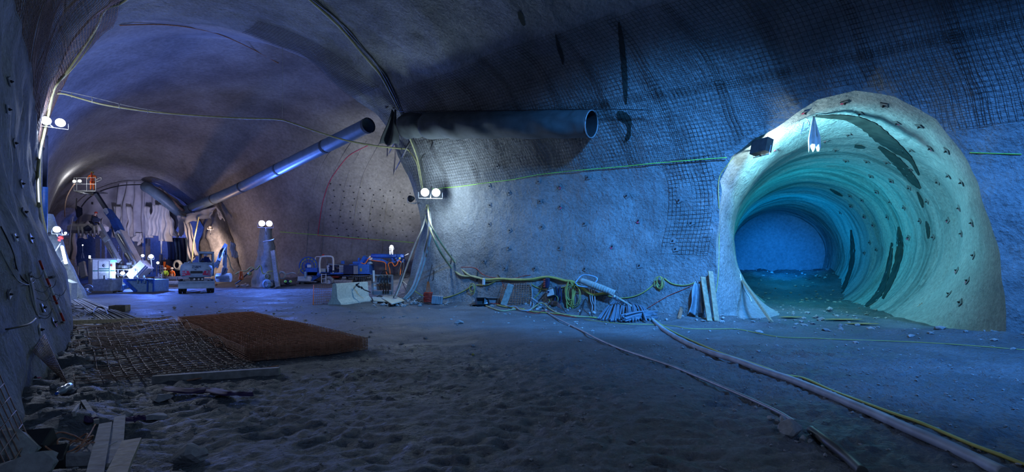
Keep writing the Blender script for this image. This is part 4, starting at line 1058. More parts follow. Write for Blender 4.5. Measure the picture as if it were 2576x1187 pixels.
# planks bottom left
def flat_plank(pts, z, th, label, m_):
    poly = [gnd(x, y, z)for x, y in pts]; poly = [V((p.x, p.y, z)) for p in poly]
    return mb().prism(poly, (0, 0, -th)).build('plank', M[m_], None, label, 'plank')
flat_plank([(249, 1066), (282, 1060), (262, 1187), (250, 1230), (205, 1230)], .24, .035, 'left wooden plank lying in the near left corner', 'wood2')
flat_plank([(288, 1048), (316, 1042), (311, 1110), (276, 1165), (262, 1165)], .20, .035, 'short middle plank pointing away between two others', 'wood2')
flat_plank([(307, 1108), (356, 1100), (330, 1160), (300, 1250), (235, 1250)], .28, .04, 'right wooden plank, lying over the other two', 'wood')
plank(gp(209, 1026, .08), gp(243, 1088, .12), .05, .05, 'round grey stick lying towards the planks', 'wood2')
plank(gp(200, 1030, .05), gp(186, 1052, .05), .06, .03, 'short broken lath beside the grey stick', 'wood2')
# bottle
p = gp(152, 1005, .08); t = thing('plastic_bottle', 'crumpled clear plastic bottle at the foot of the left wall', 'bottle', p)
mb().lathe(p+V((-.05, .12, .04)), [(0, -.15), (.05, -.15), (.055, -.06), (.042, -.02), (.056, .05), (.05, .10), (.02, .15), (.018, .19)], 14, (.35, -1, -.05)).build('bottle_body', M['wrap'], t)
mb().cyl(p+V((.02, -.07, .03)), p+V((.028, -.095, .028)), .02, n=10).build('cap', M['blue'], t)
p = gp(172, 1150, .06); mb().lathe(p, [(0, -.13), (.045, -.13), (.05, .0), (.045, .08), (.018, .12)], 12, (1, .1, .05)).build('dark_bottle', M['glass'], None, 'dark bottle lying between the copper wire loops', 'bottle')
for k, (px, py, rx, ry) in enumerate(((165, 1142, .16, .15), (190, 1140, .13, .12), (206, 1152, .10, .13))):
    q = gp(px, py, .08); mb().tube(cr([q+V((rx*math.cos(a), ry*math.sin(a)*1.2, .05*math.sin(a*2+k)+.03)) for a in [2*PI*i/10 for i in range(10)]], 4, True), .008, 5).build('copper_wire', M['rust'], None, ('largest and leftmost', 'middle', 'rightmost')[k]+' copper wire loop by the bottom left planks', 'wire', 'copper wire loops')
wire('copper_wire', 'loose copper wire tail reaching left from the loops', 'wire', [gp(100, 1135, .1), gp(130, 1120, .1), (gp(155, 1112, .1)), gp(185, 1120, .1), gp(215, 1130, .1), gp(240, 1098, .14)], .008, M['rust'])
# concrete blocks at the corner
mb().box(gp(185, 1165, .05)+V((0, .1, 0)), (.50, .36, .14), rz=.1, bev=.02).build('concrete_block', M['rock'], None, 'flat grey concrete block under the copper wires', 'block')
mb().box(gp(118, 1172, .04)+V((0, 0, 0)), (.30, .24, .20), rz=.5, rx=.4, bev=.01).build('concrete_block', M['dark'], None, 'dark tilted block in the bottom left corner', 'block')
mb().box(gp(62, 1140, .05)+V((0, .1, 0)), (.26, .22, .2), rz=.3, rx=.5, bev=.01).build('concrete_block', M['dark'], None, 'second dark block, nearer the left edge', 'block')
mb().rock(gp(25, 1165, .1), (.6, .6, .45), 7, 3).build('stone', M['rock'], None, 'pale rock behind the mesh in the bottom left corner', 'stone')
mb().rock(gp(60, 1200, .05), (.45, .5, .3), 9, 3).build('stone', M['rock'], None, 'lower pale rock at the bottom left corner', 'stone')
# leaning mesh pieces at the left
def lean_mesh(c4, nu, nv, r, m_, label):
    b = mb()
    q = lambda u, v: lerp(lerp(c4[0], c4[1], u), lerp(c4[3], c4[2], u), v)
    for i in range(nu+1): b.tube([q(i/nu, k/6) for k in range(7)], r, 4)
    for j in range(nv+1): b.tube([q(k/6, j/nv)+V((.008, -.008, 0)) for k in range(7)], r, 4)
    return b.build('mesh_scrap', M[m_], None, label, 'steel mesh')
lean_mesh([at(-20, 900, 5.2), at(-150, 1010, 4.2), at(20, 1330, 3.8), at(105, 1175, 4.8)], 10, 8, .006, 'rebar', 'coarse rusty mesh leaning in the bottom left corner')
lean_mesh([hp(102, 842, .05), hp(72, 885, .05), hp(150, 952, .12), hp(176, 985, .1)], 14, 20, .005, 'rebar', 'fine rusty mesh scrap leaning against the left wall')
# ------------------------------------------------------------------ left wall
LBm = [(88, 955, 'pink and nearest the bottom'), (97, 830, 'right above the fine mesh scrap'), (133, 812, 'with pink paint near the striped pole'), (36, 598, 'pale square at mid height'), (73, 695, 'in the middle of the curling rods'), (60, 535, 'small, upper middle'),
       (52, 462, 'upper, beside the hose'), (22, 205, 'high at the left edge'), (17, 275, 'left edge, below the topmost'), (34, 360, 'between the folds, upper'), (75, 600, 'beside the white cable'), (105, 775, 'close to the striped pole'), (20, 740, 'scribbled spot, lower left')]
for px, py, w_ in LBm:
    p, n_ = hit(px, py, .01); D = (p-CO).length
    anchor(px, py, .12 if D < 12 else .17, 'rock bolt on the left wall, '+w_, 'rock bolts on the left wall', tilt=random.uniform(-.6, .6), platec='pale' if px in (88, 97, 36) else 'gsteel', pink='pink' in w_)
wire('thin_cable', 'dark cable curving down the near left wall to the hooks', 'cable', [(0, 570), (18, 605), (32, 640), (40, 675), (55, 700), (75, 716)], .009, M['dark'])
wire('thin_cable', 'thin grey cable swagged low over the left wall', 'cable', [(0, 630), (15, 660), (35, 695), (50, 710), (72, 716), (86, 706), (92, 690)], .007, M['hosegrey'])
wire('curved_rod', 'dark curved rod jutting from the left wall at the picture edge', 'rod', [hp(2, 832, .05), hp(20, 828, .2), hp(33, 805, .25)], .012, M['dark'])
for k, (x, y) in enumerate(((68, 690), (84, 728), (88, 750), (95, 790), (120, 755), (135, 740), (110, 720), (90, 795))):
    q, n_ = hit(x, y, .02)
    s_ = .12 if k % 2 else .17
    P = [q, q+n_*.08+V((.02, 0, -.06)), q+n_*.14+V((.02, 0, -.03)), q+n_*.16+V((.04, 0, s_*.5))]
    mb().tube(cr(P, 5), .007, 5).build('steel_hook', M['gsteel'], None, 'curled steel hook sticking out of the left wall', 'hook', 'hooks on the left wall')
wire('hanging_rod', 'long dark rod hanging down the left wall between the hooks', 'rod', [(63, 688), (72, 720), (80, 760), (92, 792), (102, 800)], .010, M['hosegrey'])
wire('hanging_rod', 'second rod hanging right beside the long one', 'rod', [(66, 690), (76, 715), (84, 752), (90, 790)], .008, M['hosegrey'])
# striped pole
PP = [gp(163, 832, .03)]+[hp(lerp(163, 92, k/8), lerp(832, 657, k/8), .05, WALLS) for k in range(1, 9)]
t = thing('striped_pole', 'red and white surveying pole leaning against the left wall', 'pole', PP[0])
for k in range(8):
    mb().cyl(PP[k], PP[k+1], .022, n=8).build('pole_section', M['red' if k % 2 else 'white'], t, label='red section' if k % 2 else 'white section')
# blue duct going down behind the hoses
t = thing('blue_pipe', 'upright blue plastic pipe behind the hoses on the left', 'pipe', at(110, 640, 24.5))
mb().cyl(at(110, 470, 24.2), at(108, 640, 24.4), .155, n=16).build('blue_section', M['blue'], t, label='bright blue section')
mb().cyl(at(112, 340, 24.0), at(110, 470, 24.2), .13, n=16).build('dark_section', M['navy'], t, label='dark upper section')
# sprayed concrete pier, lit by the lamps
t = thing('concrete_pier', 'rounded sprayed concrete pier bathed in light at the left', 'pier', gnd(145, 757))
G = []
for i in range(30):
    u = i/29; z = -.3+u*5.3; row = []
    for k in range(25):
        a = PI*2*k/24; r_ = lerp(1.15, .45, u**.8); cx = lerp(-26.0, -27.4, u); cy = 30.2
        p = V((cx+r_*math.cos(a), cy+r_*.8*math.sin(a), z)); p += (p-V((cx, cy, z))).normalized()*(.10*fbm(p*1.1, 3)); row.append(p)
    G.append(row)
mb().sheet(G).build('pier_body', M['tun'], t)
PR = lambda px, py, Y=29.0: at(px, py, Y)
wire('pier_cable', 'grey cable slung from the pier top to its left side', 'cable', [PR(152, 612), PR(140, 630), PR(128, 650)], .035, M['hosegrey'])
wire('pier_cable', 'lower grey cable slung across the pier', 'cable', [PR(160, 655), PR(145, 664), PR(134, 672)], .035, M['hosegrey'])
flood(at(143, 577, 28.6), at(150, 700, 10), 'dazzling blue white floodlight on top of the sprayed pier', .34, .34, (.55, .70, 1), 60, 1, stem=at(146, 600, 29.0))
flood(at(165, 586, 28.6), at(200, 560, 20), 'small side lamp right of the floodlight on the pier', .20, .12, (.8, .9, 1), 25, 1, stem=at(152, 592, 28.8))
flood(at(129, 686, 24.2), at(160, 690, 8), 'dazzling white work lamp low on the left wall', .26, .26, (.95, .92, 1), 60, 1, stem=hp(122, 700, .1))
t = thing('tube_light', 'slanting white tube lamp on the right side of the pier', 'lamp', at(158, 640, 29))
mb().cyl(at(156, 620, 28.9), at(166, 663, 28.6), .075, n=10).build('glowing_tube', emit('tube_glow', (.85, .92, 1), 14), t)
mb().cyl(at(155.5, 617, 28.9), at(156, 620.5, 28.9), .09, n=10).cyl(at(166, 662.5, 28.6), at(166.8, 666, 28.6), .09, n=10).build('end_cap', M['gsteel'], t)
for px, py, lb in ((155, 600, 'small red clamp near the top of the pier'), (124, 592, 'cluster of dark valves left of the pier top'), (127, 627, 'dark red tap on the pier below the valves')):
    q = at(px, py, 29); b = mb()
    for k in range(5): b.box(q+V((.09*math.cos(k*2.1), -.1, .11*math.sin(k*2.7))), (.12, .1, .09), rz=k, ry=k*.7)
    b.build('valve', M['red'] if 'red' in lb else M['dark'], None, lb, 'valve')
# steel arches leaning at the pier foot
for k, (x0, x1) in enumerate(((123, 140), (132, 150))):
    wire('steel_arch', ('left', 'right')[k]+' curved steel rib standing at the foot of the left wall', 'steel rib', [at(x0, 690, 24.5), at(x0+8, 730, 24.3), gp(x1, 776, .1)], .11, M['wood2'], n=4)
p = gnd(163, 757)
t = thing('slab_block', 'broken pale concrete slab standing on edge beside the pier', 'block', p)
mb().prism([at(152, 706, 28.0), at(160, 703, 28.0), at(180, 712, 28.2), at(178, 758, 28.0), at(158, 762, 27.8)], (-.1, .5, 0)).build('slab', M['barrier'], t)
wire('slab_bar', 'dark bar poking out of the broken slab', 'rod', [at(155, 738, 27.7), at(172, 730, 27.7)], .04, M['dark'])
# ------------------------------------------------------------------ end of the far chamber: tarpaulins hung across the portal
def sheet_px(name, label, top, bot, Y, folds, amp, m_='tarp', group='tarpaulins across the portal', cat='tarpaulin', seed=0, ragged=0.0, nx=22, nz=18):
    """cloth hung between a top line and a bottom line (left, right ends each in photo places)"""
    G = []
    for i in range(nz):
        v = i/(nz-1); row = []
        for k in range(nx):
            u = k/(nx-1)
            tx, ty = lerp(top[0][0], top[1][0], u), lerp(top[0][1], top[1][1], u); bx, by = lerp(bot[0][0], bot[1][0], u), lerp(bot[0][1], bot[1][1], u)
            by += ragged*noise.noise(V((u*6, seed, 0)))
            p = at(lerp(tx, bx, v), lerp(ty, by, v), Y)
            d = amp*(math.sin(u*PI*folds+seed+.8*noise.noise(V((v*2, u*3, seed))))*(.3+.7*v))+amp*.8*noise.noise(V((u*4, v*3, seed+5)))
            row.append(p+V((.3*d, d, 0)))
        G.append(row)
    return mb().sheet(G, .03).build(name, M[m_], None, label, cat, group)
YT = 55.5
sheet_px('tarpaulin', 'broad tarpaulin filling the upper left of the portal', ((192, 492), (330, 452)), ((190, 600), (330, 560)), YT+.3, 4, .22, seed=1)
sheet_px('tarpaulin', 'tall smooth tarpaulin left of the portal centre', ((318, 452), (366, 452)), ((296, 590), (366, 612)), YT, 5, .22, seed=2)
sheet_px('tarpaulin', 'dark central tarpaulin below the crown of the portal', ((300, 456), (340, 452)), ((282, 596), (318, 604)), YT+.15, 3, .2, seed=3)
sheet_px('tarpaulin', 'tarpaulin at the right of the portal crown', ((360, 452), (412, 478)), ((368, 600), (405, 560)), YT+.2, 4, .2, seed=4)
sheet_px('tarpaulin', 'wide tarpaulin behind the right side of the portal', ((400, 468), (468, 520)), ((395, 590), (440, 592)), YT+.4, 4, .2, seed=6)
sheet_px('tarpaulin', 'pale gathered sheet hanging at the left middle of the portal', ((284, 519), (306, 519)), ((286, 598), (312, 590)), YT-.5, 3, .3, 'tarp2', seed=7)
sheet_px('tarpaulin', 'pale narrow gathered sheet beside the tall smooth one', ((318, 520), (332, 519)), ((324, 594), (336, 596)), YT-.6, 3, .3, 'tarp2', seed=8)
sheet_px('tarpaulin', 'small torn sheet dangling below the others near the boom', ((342, 586), (358, 586)), ((340, 604), (357, 614)), YT-.6, 3, .3, 'tarp2', seed=9, ragged=10)
sheet_px('tarpaulin', 'long pale sheet hanging left of the bunched ones', ((366, 518), (378, 520)), ((374, 598), (384, 598)), YT-.6, 3, .3, 'tarp2', seed=10)
sheet_px('tarpaulin', 'pale bunched sheet with deep folds right of centre', ((386, 516), (408, 514)), ((380, 592), (406, 594)), YT-.8, 5, .38, 'tarp2', seed=11)
sheet_px('tarpaulin', 'pale bunched sheet reaching lowest right of centre', ((408, 514), (424, 520)), ((404, 606), (430, 608)), YT-.9, 5, .38, 'tarp2', seed=12)
sheet_px('tarpaulin', 'pale sheet falling in a swag to the right', ((424, 520), (436, 560)), ((428, 588), (446, 598)), YT-.6, 3, .3, 'tarp2', seed=13)
sheet_px('tarpaulin', 'rumpled sheet drooping at the lower left of the portal', ((190, 560), (262, 548)), ((196, 590), (258, 596)), YT-1.2, 7, .3, 'tarp2', seed=14, ragged=18)
sheet_px('tarpaulin', 'grey sheet hanging at the left jamb of the portal', ((182, 560), (196, 552)), ((176, 650), (188, 655)), YT-3, 3, .3, 'tarp', seed=15, ragged=12)
sheet_px('tarpaulin', 'pale sheet over the right jamb above the lamp', ((470, 540), (545, 518)), ((468, 562), (530, 545)), YT-2.5, 4, .35, 'tarp2', seed=16, ragged=10)
sheet_px('tarpaulin', 'narrow pale sheet curling down right of the warm lamp', ((545, 518), (560, 545)), ((553, 545), (568, 556)), YT-2.5, 2, .2, 'tarp2', seed=17, ragged=8)
sheet_px('tarpaulin', 'tall sheet hanging between portal and warm lamp', ((462, 556), (480, 560)), ((482, 652), (500, 640)), YT-2.2, 4, .3, 'tarp', seed=18, ragged=8)
sheet_px('tarpaulin', 'triangular sheet sagging right of the portal centre', ((446, 540), (470, 548)), ((452, 596), (458, 588)), YT-1.2, 3, .3, 'tarp', seed=19)
sheet_px('tarpaulin', 'pale torn sheet on the rough wall right of the excavator', ((578, 606), (590, 612)), ((584, 640), (597, 650)), 49.5, 3, .3, 'tarp2', seed=20, ragged=10)
sheet_px('tarpaulin', 'narrow white strip of cloth hanging beside the central lamp', ((404, 606), (408, 606)), ((404, 638), (408, 638)), YT-1.5, 1, .05, 'white', seed=21)
sheet_px('tarpaulin', 'dark patched cloth on the wall above the shotcrete hose reel', ((690, 560), (700, 560)), ((690, 600), (702, 604)), 47.0, 1, .05, 'tarp', seed=22) if False else None
wire('cloth_edge', 'dark cable edging the portal from crown to right', 'cable', [at(370, 466, YT-.9), at(400, 478, YT-.9), at(430, 500, YT-.9), at(450, 520, YT-.9), at(462, 530, YT-1)], .14, M['rebar'])
wire('cloth_edge', 'grey cable edging the left half of the portal crown', 'cable', [at(205, 520, YT-.9), at(225, 497, YT-.9), at(260, 478, YT-.9), at(310, 466, YT-.9), at(364, 464, YT-.9)], .06, M['dark'])
# steelwork glimpsed behind the tarpaulins
for k, (px, y0, y1, w_) in enumerate(((248, 600, 690, .45), (262, 598, 680, .4), (350, 606, 690, .9), (372, 600, 690, .35), (405, 640, 700, .2))):
    mb().bar(at(px, y1, 58), at(px, y0, 58), w_, .3, (0, 1, 0)).build('steel_post', M['gsteel'], None, ('leftmost', 'second', 'widest, central', 'fourth', 'rightmost')[k]+' upright steel post in the blue gloom behind the tarpaulins', 'post', 'posts behind the tarpaulins')
t = thing('access_tower', 'steel ladder tower standing in the gloom behind the booms', 'scaffold', at(305, 690, 58)); b = mb()
for px in (297, 308): b.bar(at(px, 700, 58), at(px, 618, 58), .12, .12)
b.build('uprights', M['gsteel'], t); b = mb()
for k in range(12): b.bar(at(297, 620+6*k, 58), at(308, 620+6*k, 58), .08, .08)
b.build('rungs', M['gsteel'], t)
# round steel shield at the right of the portal
t = thing('curved_shutter', 'curved dark steel shutter at the right of the portal', 'shutter', at(445, 690, 57)); G = []
for i in range(14):
    u = i/13; G.append([at(lerp(420, 474, v/10)+4*math.sin(u*PI), lerp(598, 690, u), 57.5-1.2*math.sin(PI*v/10)-.15*(v % 2)) for v in range(11)])
mb().sheet(G, .05, smooth=False).build('shutter_skin', M['navy'], t); b = mb()
for px in (441, 449, 468): b.tube([at(px, 600, 56.2), at(px+4, 640, 56.0), at(px+2, 690, 56.2)], .12, 4)
b.build('stiffener', M['duct'], t)
# rough rock pier right of the portal carrying the warm lamp
t = thing('rock_pier', 'rough sprayed rock mass around the warm lamp right of the portal', 'rock face', gnd(560, 717)); G = []
for i in range(30):
    u = i/29; row = []
    for k in range(26):
        v = k/25; px = lerp(lerp(488, 520, u), lerp(622, 560, u), v); py = lerp(730, 505, u)
        Y = 52.5+2.0*(v-.5)**2*4+1.6*u; p = at(px, py, Y); row.append(p+V((.25, 1, 0))*(.55*fbm(p*.6, 3)))
    G.append(row)
mb().sheet(G, .3).build('rock_face_body', M['far'], t)
flood(at(528, 573, 50.5), at(505, 640, 53), 'warm white lamp on the rock mass above the excavator', .42, .42, (1, .78, .6), 45, 1, stem=at(530, 590, 52))
wire('air_hose', 'yellowish hose dropping down the portal right side', 'hose', [at(500, 545, 51), at(494, 575, 51), at(487, 610, 51), at(483, 650, 51), at(478, 672, 51)], .07, M['olive'])
wire('air_hose', 'thin hose curling down the rough wall by the white sheets', 'hose', [at(571, 640, 49), at(577, 655, 49), at(580, 670, 49), at(588, 682, 49)], .05, M['olive'])
# spray covered buttress under the blue lamp
t = thing('sprayed_buttress', 'pale sprayed buttress below the brilliant blue lamp', 'buttress', gnd(668, 722)); G = []
for i in range(34):
    u = i/33; row = []
    for k in range(22):
        v = k/21; wl, wr = lerp(626, 656, u**.7), lerp(712, 684, u**.7); px = lerp(wl, wr, v); py = lerp(730, 572, u)
        Y = 45.2+2.2*(2*v-1)**2-0.0*u+1.6*u; p = at(px, py, Y); row.append(p+V((.1, 1, 0))*(.30*fbm(p*1.2, 4)))
    G.append(row)
mb().sheet(G, .3).build('buttress_body', M['end'], t)
flood(at(668, 562, 45.0), at(690, 640, 10), 'brilliant blue double floodlight on the sprayed buttress', .50, .50, (.42, .58, 1), 60, 2, stem=at(670, 590, 45.8))
wire('support_bar', 'bar sticking out of the sprayed buttress under the lamp', 'rod', [at(662, 608, 44.6), at(680, 605, 44.4), at(690, 602, 44)], .06, M['gsteel'])
plank(at(699, 722, 43.8), at(687, 631, 45.2), .35, .2, 'tall pale post leaning against the wall right of the blue lamp', 'wood2', 'leaning_post', cat='post')
flood(at(985, 621, 45.5), at(985, 640, 20), 'small bright lamp above the blue spraying boom', .30, .30, (.85, .92, 1), 50, 1, stem=at(984, 640, 45.5))
for k, (px, lb) in enumerate(((981, 'left'), (988, 'right'))): plank(at(px, 640, 45.6), at(px, 626, 45.6), .06, .06, lb+' thin stand post under the small bright lamp', 'gsteel', 'lamp_post', cat='post')
# cables and bits at the foot of the far wall
F_ = 44.6
wire('wall_cable', 'yellow cable festooned from rough wall over the buttress', 'cable', [at(x, y, F_) for x, y in ((592, 690), (604, 683), (620, 681), (632, 672), (644, 678), (655, 668), (660, 686), (668, 688), (676, 683), (686, 682))], .055, M['yellow'], sub=5)
wire('wall_cable', 'grey cable sagging to the hose reel', 'cable', [at(x, y, F_) for x, y in ((704, 682), (714, 688), (722, 690), (734, 686), (744, 688))], .05, M['hosegrey'])
wire('wall_cable', 'dark cable sagging along the foot of the far wall', 'cable', [at(x, y, F_) for x, y in ((592, 714), (604, 706), (616, 694), (628, 684), (640, 676))], .06, M['hosedark'])
def hoop(px, py, Y, r, label, m_, n=3, name='cable_coil', cat='cable coil', rr_=.04):
    b = mb(); q = at(px, py, Y)
    for k in range(n): b.tube([q+V(((r-.05*k)*math.cos(a), -.05*k, (r*1.1-.04*k)*math.sin(a))) for a in [2*PI*i/16 for i in range(17)]], rr_, 5)
    b.build(name, M[m_], None, label, cat)
hoop(673, 695, 44.4, .26, 'yellowish coil hanging on the buttress right side', 'olive')
hoop(671, 714, 43.8, .33, 'pale blue coil standing at the buttress foot', 'lblue', 4, 'hose_coil', 'hose coil', .05)
hoop(684, 714, 44.0, .28, 'dark coil standing right of the pale blue one', 'hosedark', 3, 'hose_coil', 'hose coil', .05)
hoop(710, 692, 44.4, .28, 'thin grey coil beside the leaning post', 'hosegrey', 2)
q = at(628, 688, 44.6); mb().lathe(q, [(0, -.1), (.15, -.1), (.18, 0), (.15, .1), (0, .1)], 14, (0, -1, 0)).build('yellow_reel', M['yellow'], None, 'small yellow reel hanging left of the buttress', 'reel')
sheet_px('orange_bag', 'orange and white bag hanging at the foot of the rough wall', ((604, 682), (611, 682)), ((603, 704), (612, 704)), 44.5, 3, .12, 'orange', None, 'bag', 3)
q = gnd(724, 722); b = mb(); b.rock(q+V((0, 0, .45)), (.9, .7, .6), 5, 2); t = b.build('dark_pump', M['navy'], None, 'dark blue pump on the ground right of the leaning post', 'pump')
mb().box(q+V((0, 0, .12)), (1.3, .7, .24), bev=.05).build('pallet_base', M['dark'], None, 'low dark base under the dark blue pump', 'base plate')
for k, x in enumerate((718, 731)): mb().lathe(at(x, 708, 43.0), [(0, -.05), (.1, -.05), (.1, .05), (0, .05)], 10, (0, -1, 0)).build('reflective_marker', M['limeg'], None, ('left', 'right')[k]+' lime green marker on the dark blue pump', 'marker')
r_ = random.Random(8); m = mb()
for k in range(120):
    px = r_.uniform(590, 830); q = gnd(px, r_.uniform(717.5, 722)); s_ = r_.uniform(.12, .5); m.rock(q+V((0, 0, s_*.2)), (s_*1.3, s_, s_*.8), k, 1, k)
for k in range(90):
    px = r_.uniform(160, 230); q = gnd(px, r_.uniform(722, 742)); s_ = r_.uniform(.12, .5); m.rock(q+V((0, 0, s_*.2)), (s_*1.3, s_, s_*.8), k, 1, k)
for k in range(90):
    px = r_.uniform(930, 1060); q = gp(px, r_.uniform(752, 772)); s_ = r_.uniform(.06, .25); m.rock(q+V((0, 0, s_*.2)), (s_*1.3, s_, s_*.8), k, 1, k)
m.build('rubble', M['rock'], None, 'broken stone along the foot of the far chamber walls', 'rubble', kind='stuff')

# ------------------------------------------------------------------ rigid duct across the chamber
A_, B_ = at(925, 316, 33.0), at(470, 528, 55.5); t = thing('rigid_duct', 'long blue grey ventilation duct slanting across the far chamber', 'ventilation duct', lerp(A_, B_, .5))
d_ = (B_-A_).normalized(); pr = []
Ld = (B_-A_).length; N = 60
mid = lerp(A_, B_, .45)+V((0, 0, -.15)); path = cr([A_, lerp(A_, B_, .3)+V((0, 0, -.12)), lerp(A_, B_, .62)+V((0, 0, -.25)), B_], 14)
b = mb(); b.tube(path, .47, 20, rf=lambda u: 1+.012*math.sin(u*90), caps=False); b.tube(path, .45, 20, caps=False); b.build('duct_pipe', M['duct'], t)
for u in (.005, .20, .415, .62, .8, .93):
    q = path[int(u*(len(path)-1))]; q2 = path[min(len(path)-1, int(u*(len(path)-1))+1)]; dd = (q2-q).normalized()
    mb().cyl(q-dd*.12, q+dd*.12, .495, n=20, caps=False).build('joint_ring', M['duct2'], t)
mb().tube([q+V((0, 0, .50)) for q in path], .03, 4).build('seam', M['gsteel'], t)
G0 = [at(458, 534, 55.5), at(445, 528, 55), at(425, 512, 54.5), at(400, 492, 54), at(378, 476, 53.8), at(368, 470, 54.5)]
t = thing('flexible_duct', 'ribbed flexible duct rising left from the rigid duct to the portal crown', 'ventilation duct', G0[2])
mb().tube(cr([B_]+G0, 14), .52, 16, rf=lambda u: (1+.09*math.sin(u*260))*(1 if u > .12 else .75+2*u)).build('ribbed_tube', M['duct'], t)
mb().box(at(461, 531, 55.2), (1.6, .9, .9), rz=.4, ry=.4, bev=.3).build('elbow', M['duct2'], t)
# ------------------------------------------------------------------ people: one skinned body, clothing as shells over it
def skin_obj(name, J, E, m_, parent, grow=0.0, root=0, keep=None):
    me = bpy.data.meshes.new(name); ks = list(J) if keep is None else keep; ix = {k: i for i, k in enumerate(ks)}
    me.from_pydata([tuple(J[k][0]) for k in ks], [(ix[a], ix[b]) for a, b in E if a in ix and b in ix], []); me.materials.append(m_)
    o = bpy.data.objects.new(name, me); col.objects.link(o)
    sk = o.modifiers.new('skin', 'SKIN'); sk.use_smooth_shade = True
    for i, k in enumerate(ks):
        r = J[k][1]; rx, ry = (r if isinstance(r, tuple) else (r, r)); v = me.skin_vertices[0].data[i]; v.radius = (rx+grow, ry+grow); v.use_root = (i == 0)
    sb = o.modifiers.new('sub', 'SUBSURF'); sb.levels = 1; sb.render_levels = 1
    if parent: o.parent = parent; KIDS.setdefault(parent.name, []).append(o)
    return o
def person(label, loc, rz, pose, coat, legs, helmet, vest=None, name='person', scale=1.0):
    t = thing(name, label, 'person', loc, rz)
    t.scale = (scale,)*3
    ah = pose.get('hands', ((-.28, -.05, .85), (.28, -.05, .85))); ft = pose.get('feet', ((-.12, 0, .04), (.12, 0, .04))); hz = pose.get('hip', .92); lean = pose.get('lean', 0.0)
    sh = .50
    L = lambda z, f=1: V((0, -lean*(z)*f, 0))
    hip = V((0, 0, hz)); ch = hip+V((0, -lean*.35, .32)); nk = hip+V((0, -lean*.62, .58)); hd = hip+V((0, -lean*.75, .74))
    J = {'pelvis': (hip, (.15, .11)), 'waist': (lerp(hip, ch, .55), (.135, .10)), 'chest': (ch, (.16, .115)), 'upper': (lerp(ch, nk, .6), (.13, .09)), 'neck': (nk, .055), 'jaw': (lerp(nk, hd, .62), .075), 'head': (hd, (.088, .10)), 'crown': (hd+V((0, 0, .10)), .06)}
    E = [('pelvis', 'waist'), ('waist', 'chest'), ('chest', 'upper'), ('upper', 'neck'), ('neck', 'jaw'), ('jaw', 'head'), ('head', 'crown')]
    for i, s_ in enumerate((-1, 1)):
        S = 'lr'[i]; shp = lerp(ch, nk, .75)+V((s_*.19, 0, 0)); hn = V(ah[i]); el = lerp(shp, hn, .5)+V((s_*.06, .07, -.02)); wr = lerp(el, hn, .85)
        J['sho'+S] = (shp, .065); J['elb'+S] = (el, .048); J['wri'+S] = (wr, .034); J['pal'+S] = (hn, (.04, .025))
        E += [('upper', 'sho'+S), ('sho'+S, 'elb'+S), ('elb'+S, 'wri'+S), ('wri'+S, 'pal'+S)]
        dr = (hn-el).normalized(); sd = V((s_*-.0, -1, 0))
        for f in range(4):
            q = hn+dr*(.085-.008*abs(f-1.5))+V((0, (f-1.5)*.022, 0)); J['f%d%s' % (f, S)] = (q, .009); E.append(('pal'+S, 'f%d%s' % (f, S)))
        J['th'+S] = (hn+V((-s_*.03, -.05, -.02)), .011); E.append(('pal'+S, 'th'+S))
        fo = V(ft[i]); hj = hip+V((s_*.09, 0, -.06)); kn = lerp(hj, fo, .5)+V((0, -pose.get('knee', .03), 0)); an = fo+V((0, 0, .07))
        J['hj'+S] = (hj, .095); J['kn'+S] = (kn, .062); J['an'+S] = (an, .042); J['to'+S] = (fo+V((0, -.15, .02)), .035)
        E += [('pelvis', 'hj'+S), ('hj'+S, 'kn'+S), ('kn'+S, 'an'+S), ('an'+S, 'to'+S)]
    skin_obj('body', J, E, M['skin'], t)
    up = ['pelvis', 'waist', 'chest', 'upper']+[a+s_ for s_ in 'lr' for a in ('sho', 'elb', 'wri')]
    skin_obj('jacket', J, E, M[coat], t, .022, keep=up)
    lo = ['pelvis']+[a+s_ for s_ in 'lr' for a in ('hj', 'kn', 'an')]
    skin_obj('trousers', J, E, M[legs], t, .018, keep=lo)
    b = mb()
    for s_ in (0, 1):
        f_ = V(ft[s_]); b.box(f_+V((0, -.06, .0)), (.11, .29, .10), bev=.03)
    b.build('boots', M['dark'], t, world=False)
    b = mb(); b.lathe(hd+V((0, 0, .03)), [(.165, -.01), (.13, .0), (.128, .05), (.10, .11), (.05, .14), (0, .145)], 16); b.build('helmet', M[helmet], t, world=False)
    b = mb()
    for s_ in (-1, 1): b.lathe(hd+V((s_*.033, -.095, .0)), [(.012, 0), (.010, .006), (0, .008)], 8, (0, -1, 0))
    b.build('eyes', M['dark'], t, world=False)
    b = mb(); b.add([hd+V(p) for p in ((-.012, -.09, .0), (.012, -.09, .0), (.017, -.092, -.035), (-.017, -.092, -.035), (0, -.125, -.032))], [(0, 4, 1), (1, 4, 2), (2, 4, 3), (3, 4, 0)]); b.build('nose', M['skin'], t, world=False)
    if vest:
        b = mb()
        for z in (.10, .22): b.lathe(hip+V((0, -lean*z, z)), [(.178, -.02), (.18, .02)], 18)
        b.build('reflective_stripes', M[vest], t, world=False)
    return t
# ------------------------------------------------------------------ wheeled excavator seen from behind
EX = V((-22.95, 37.6, 0)); ex = thing('wheeled_excavator', 'pale blue wheeled excavator seen from behind, blade towards us', 'excavator', EX)
def E(x, y, z): return EX+V((x, y, z))
EXR = Matrix.Rotation(.545, 3, 'Z') @ Matrix.Diagonal((.87, 1, 1)); EXI = EXR.inverted()      # turned so that its tail faces the camera
def EP(px, py, y=0): return EX+EXI@(at(px, py, 37.0+y)-EX)
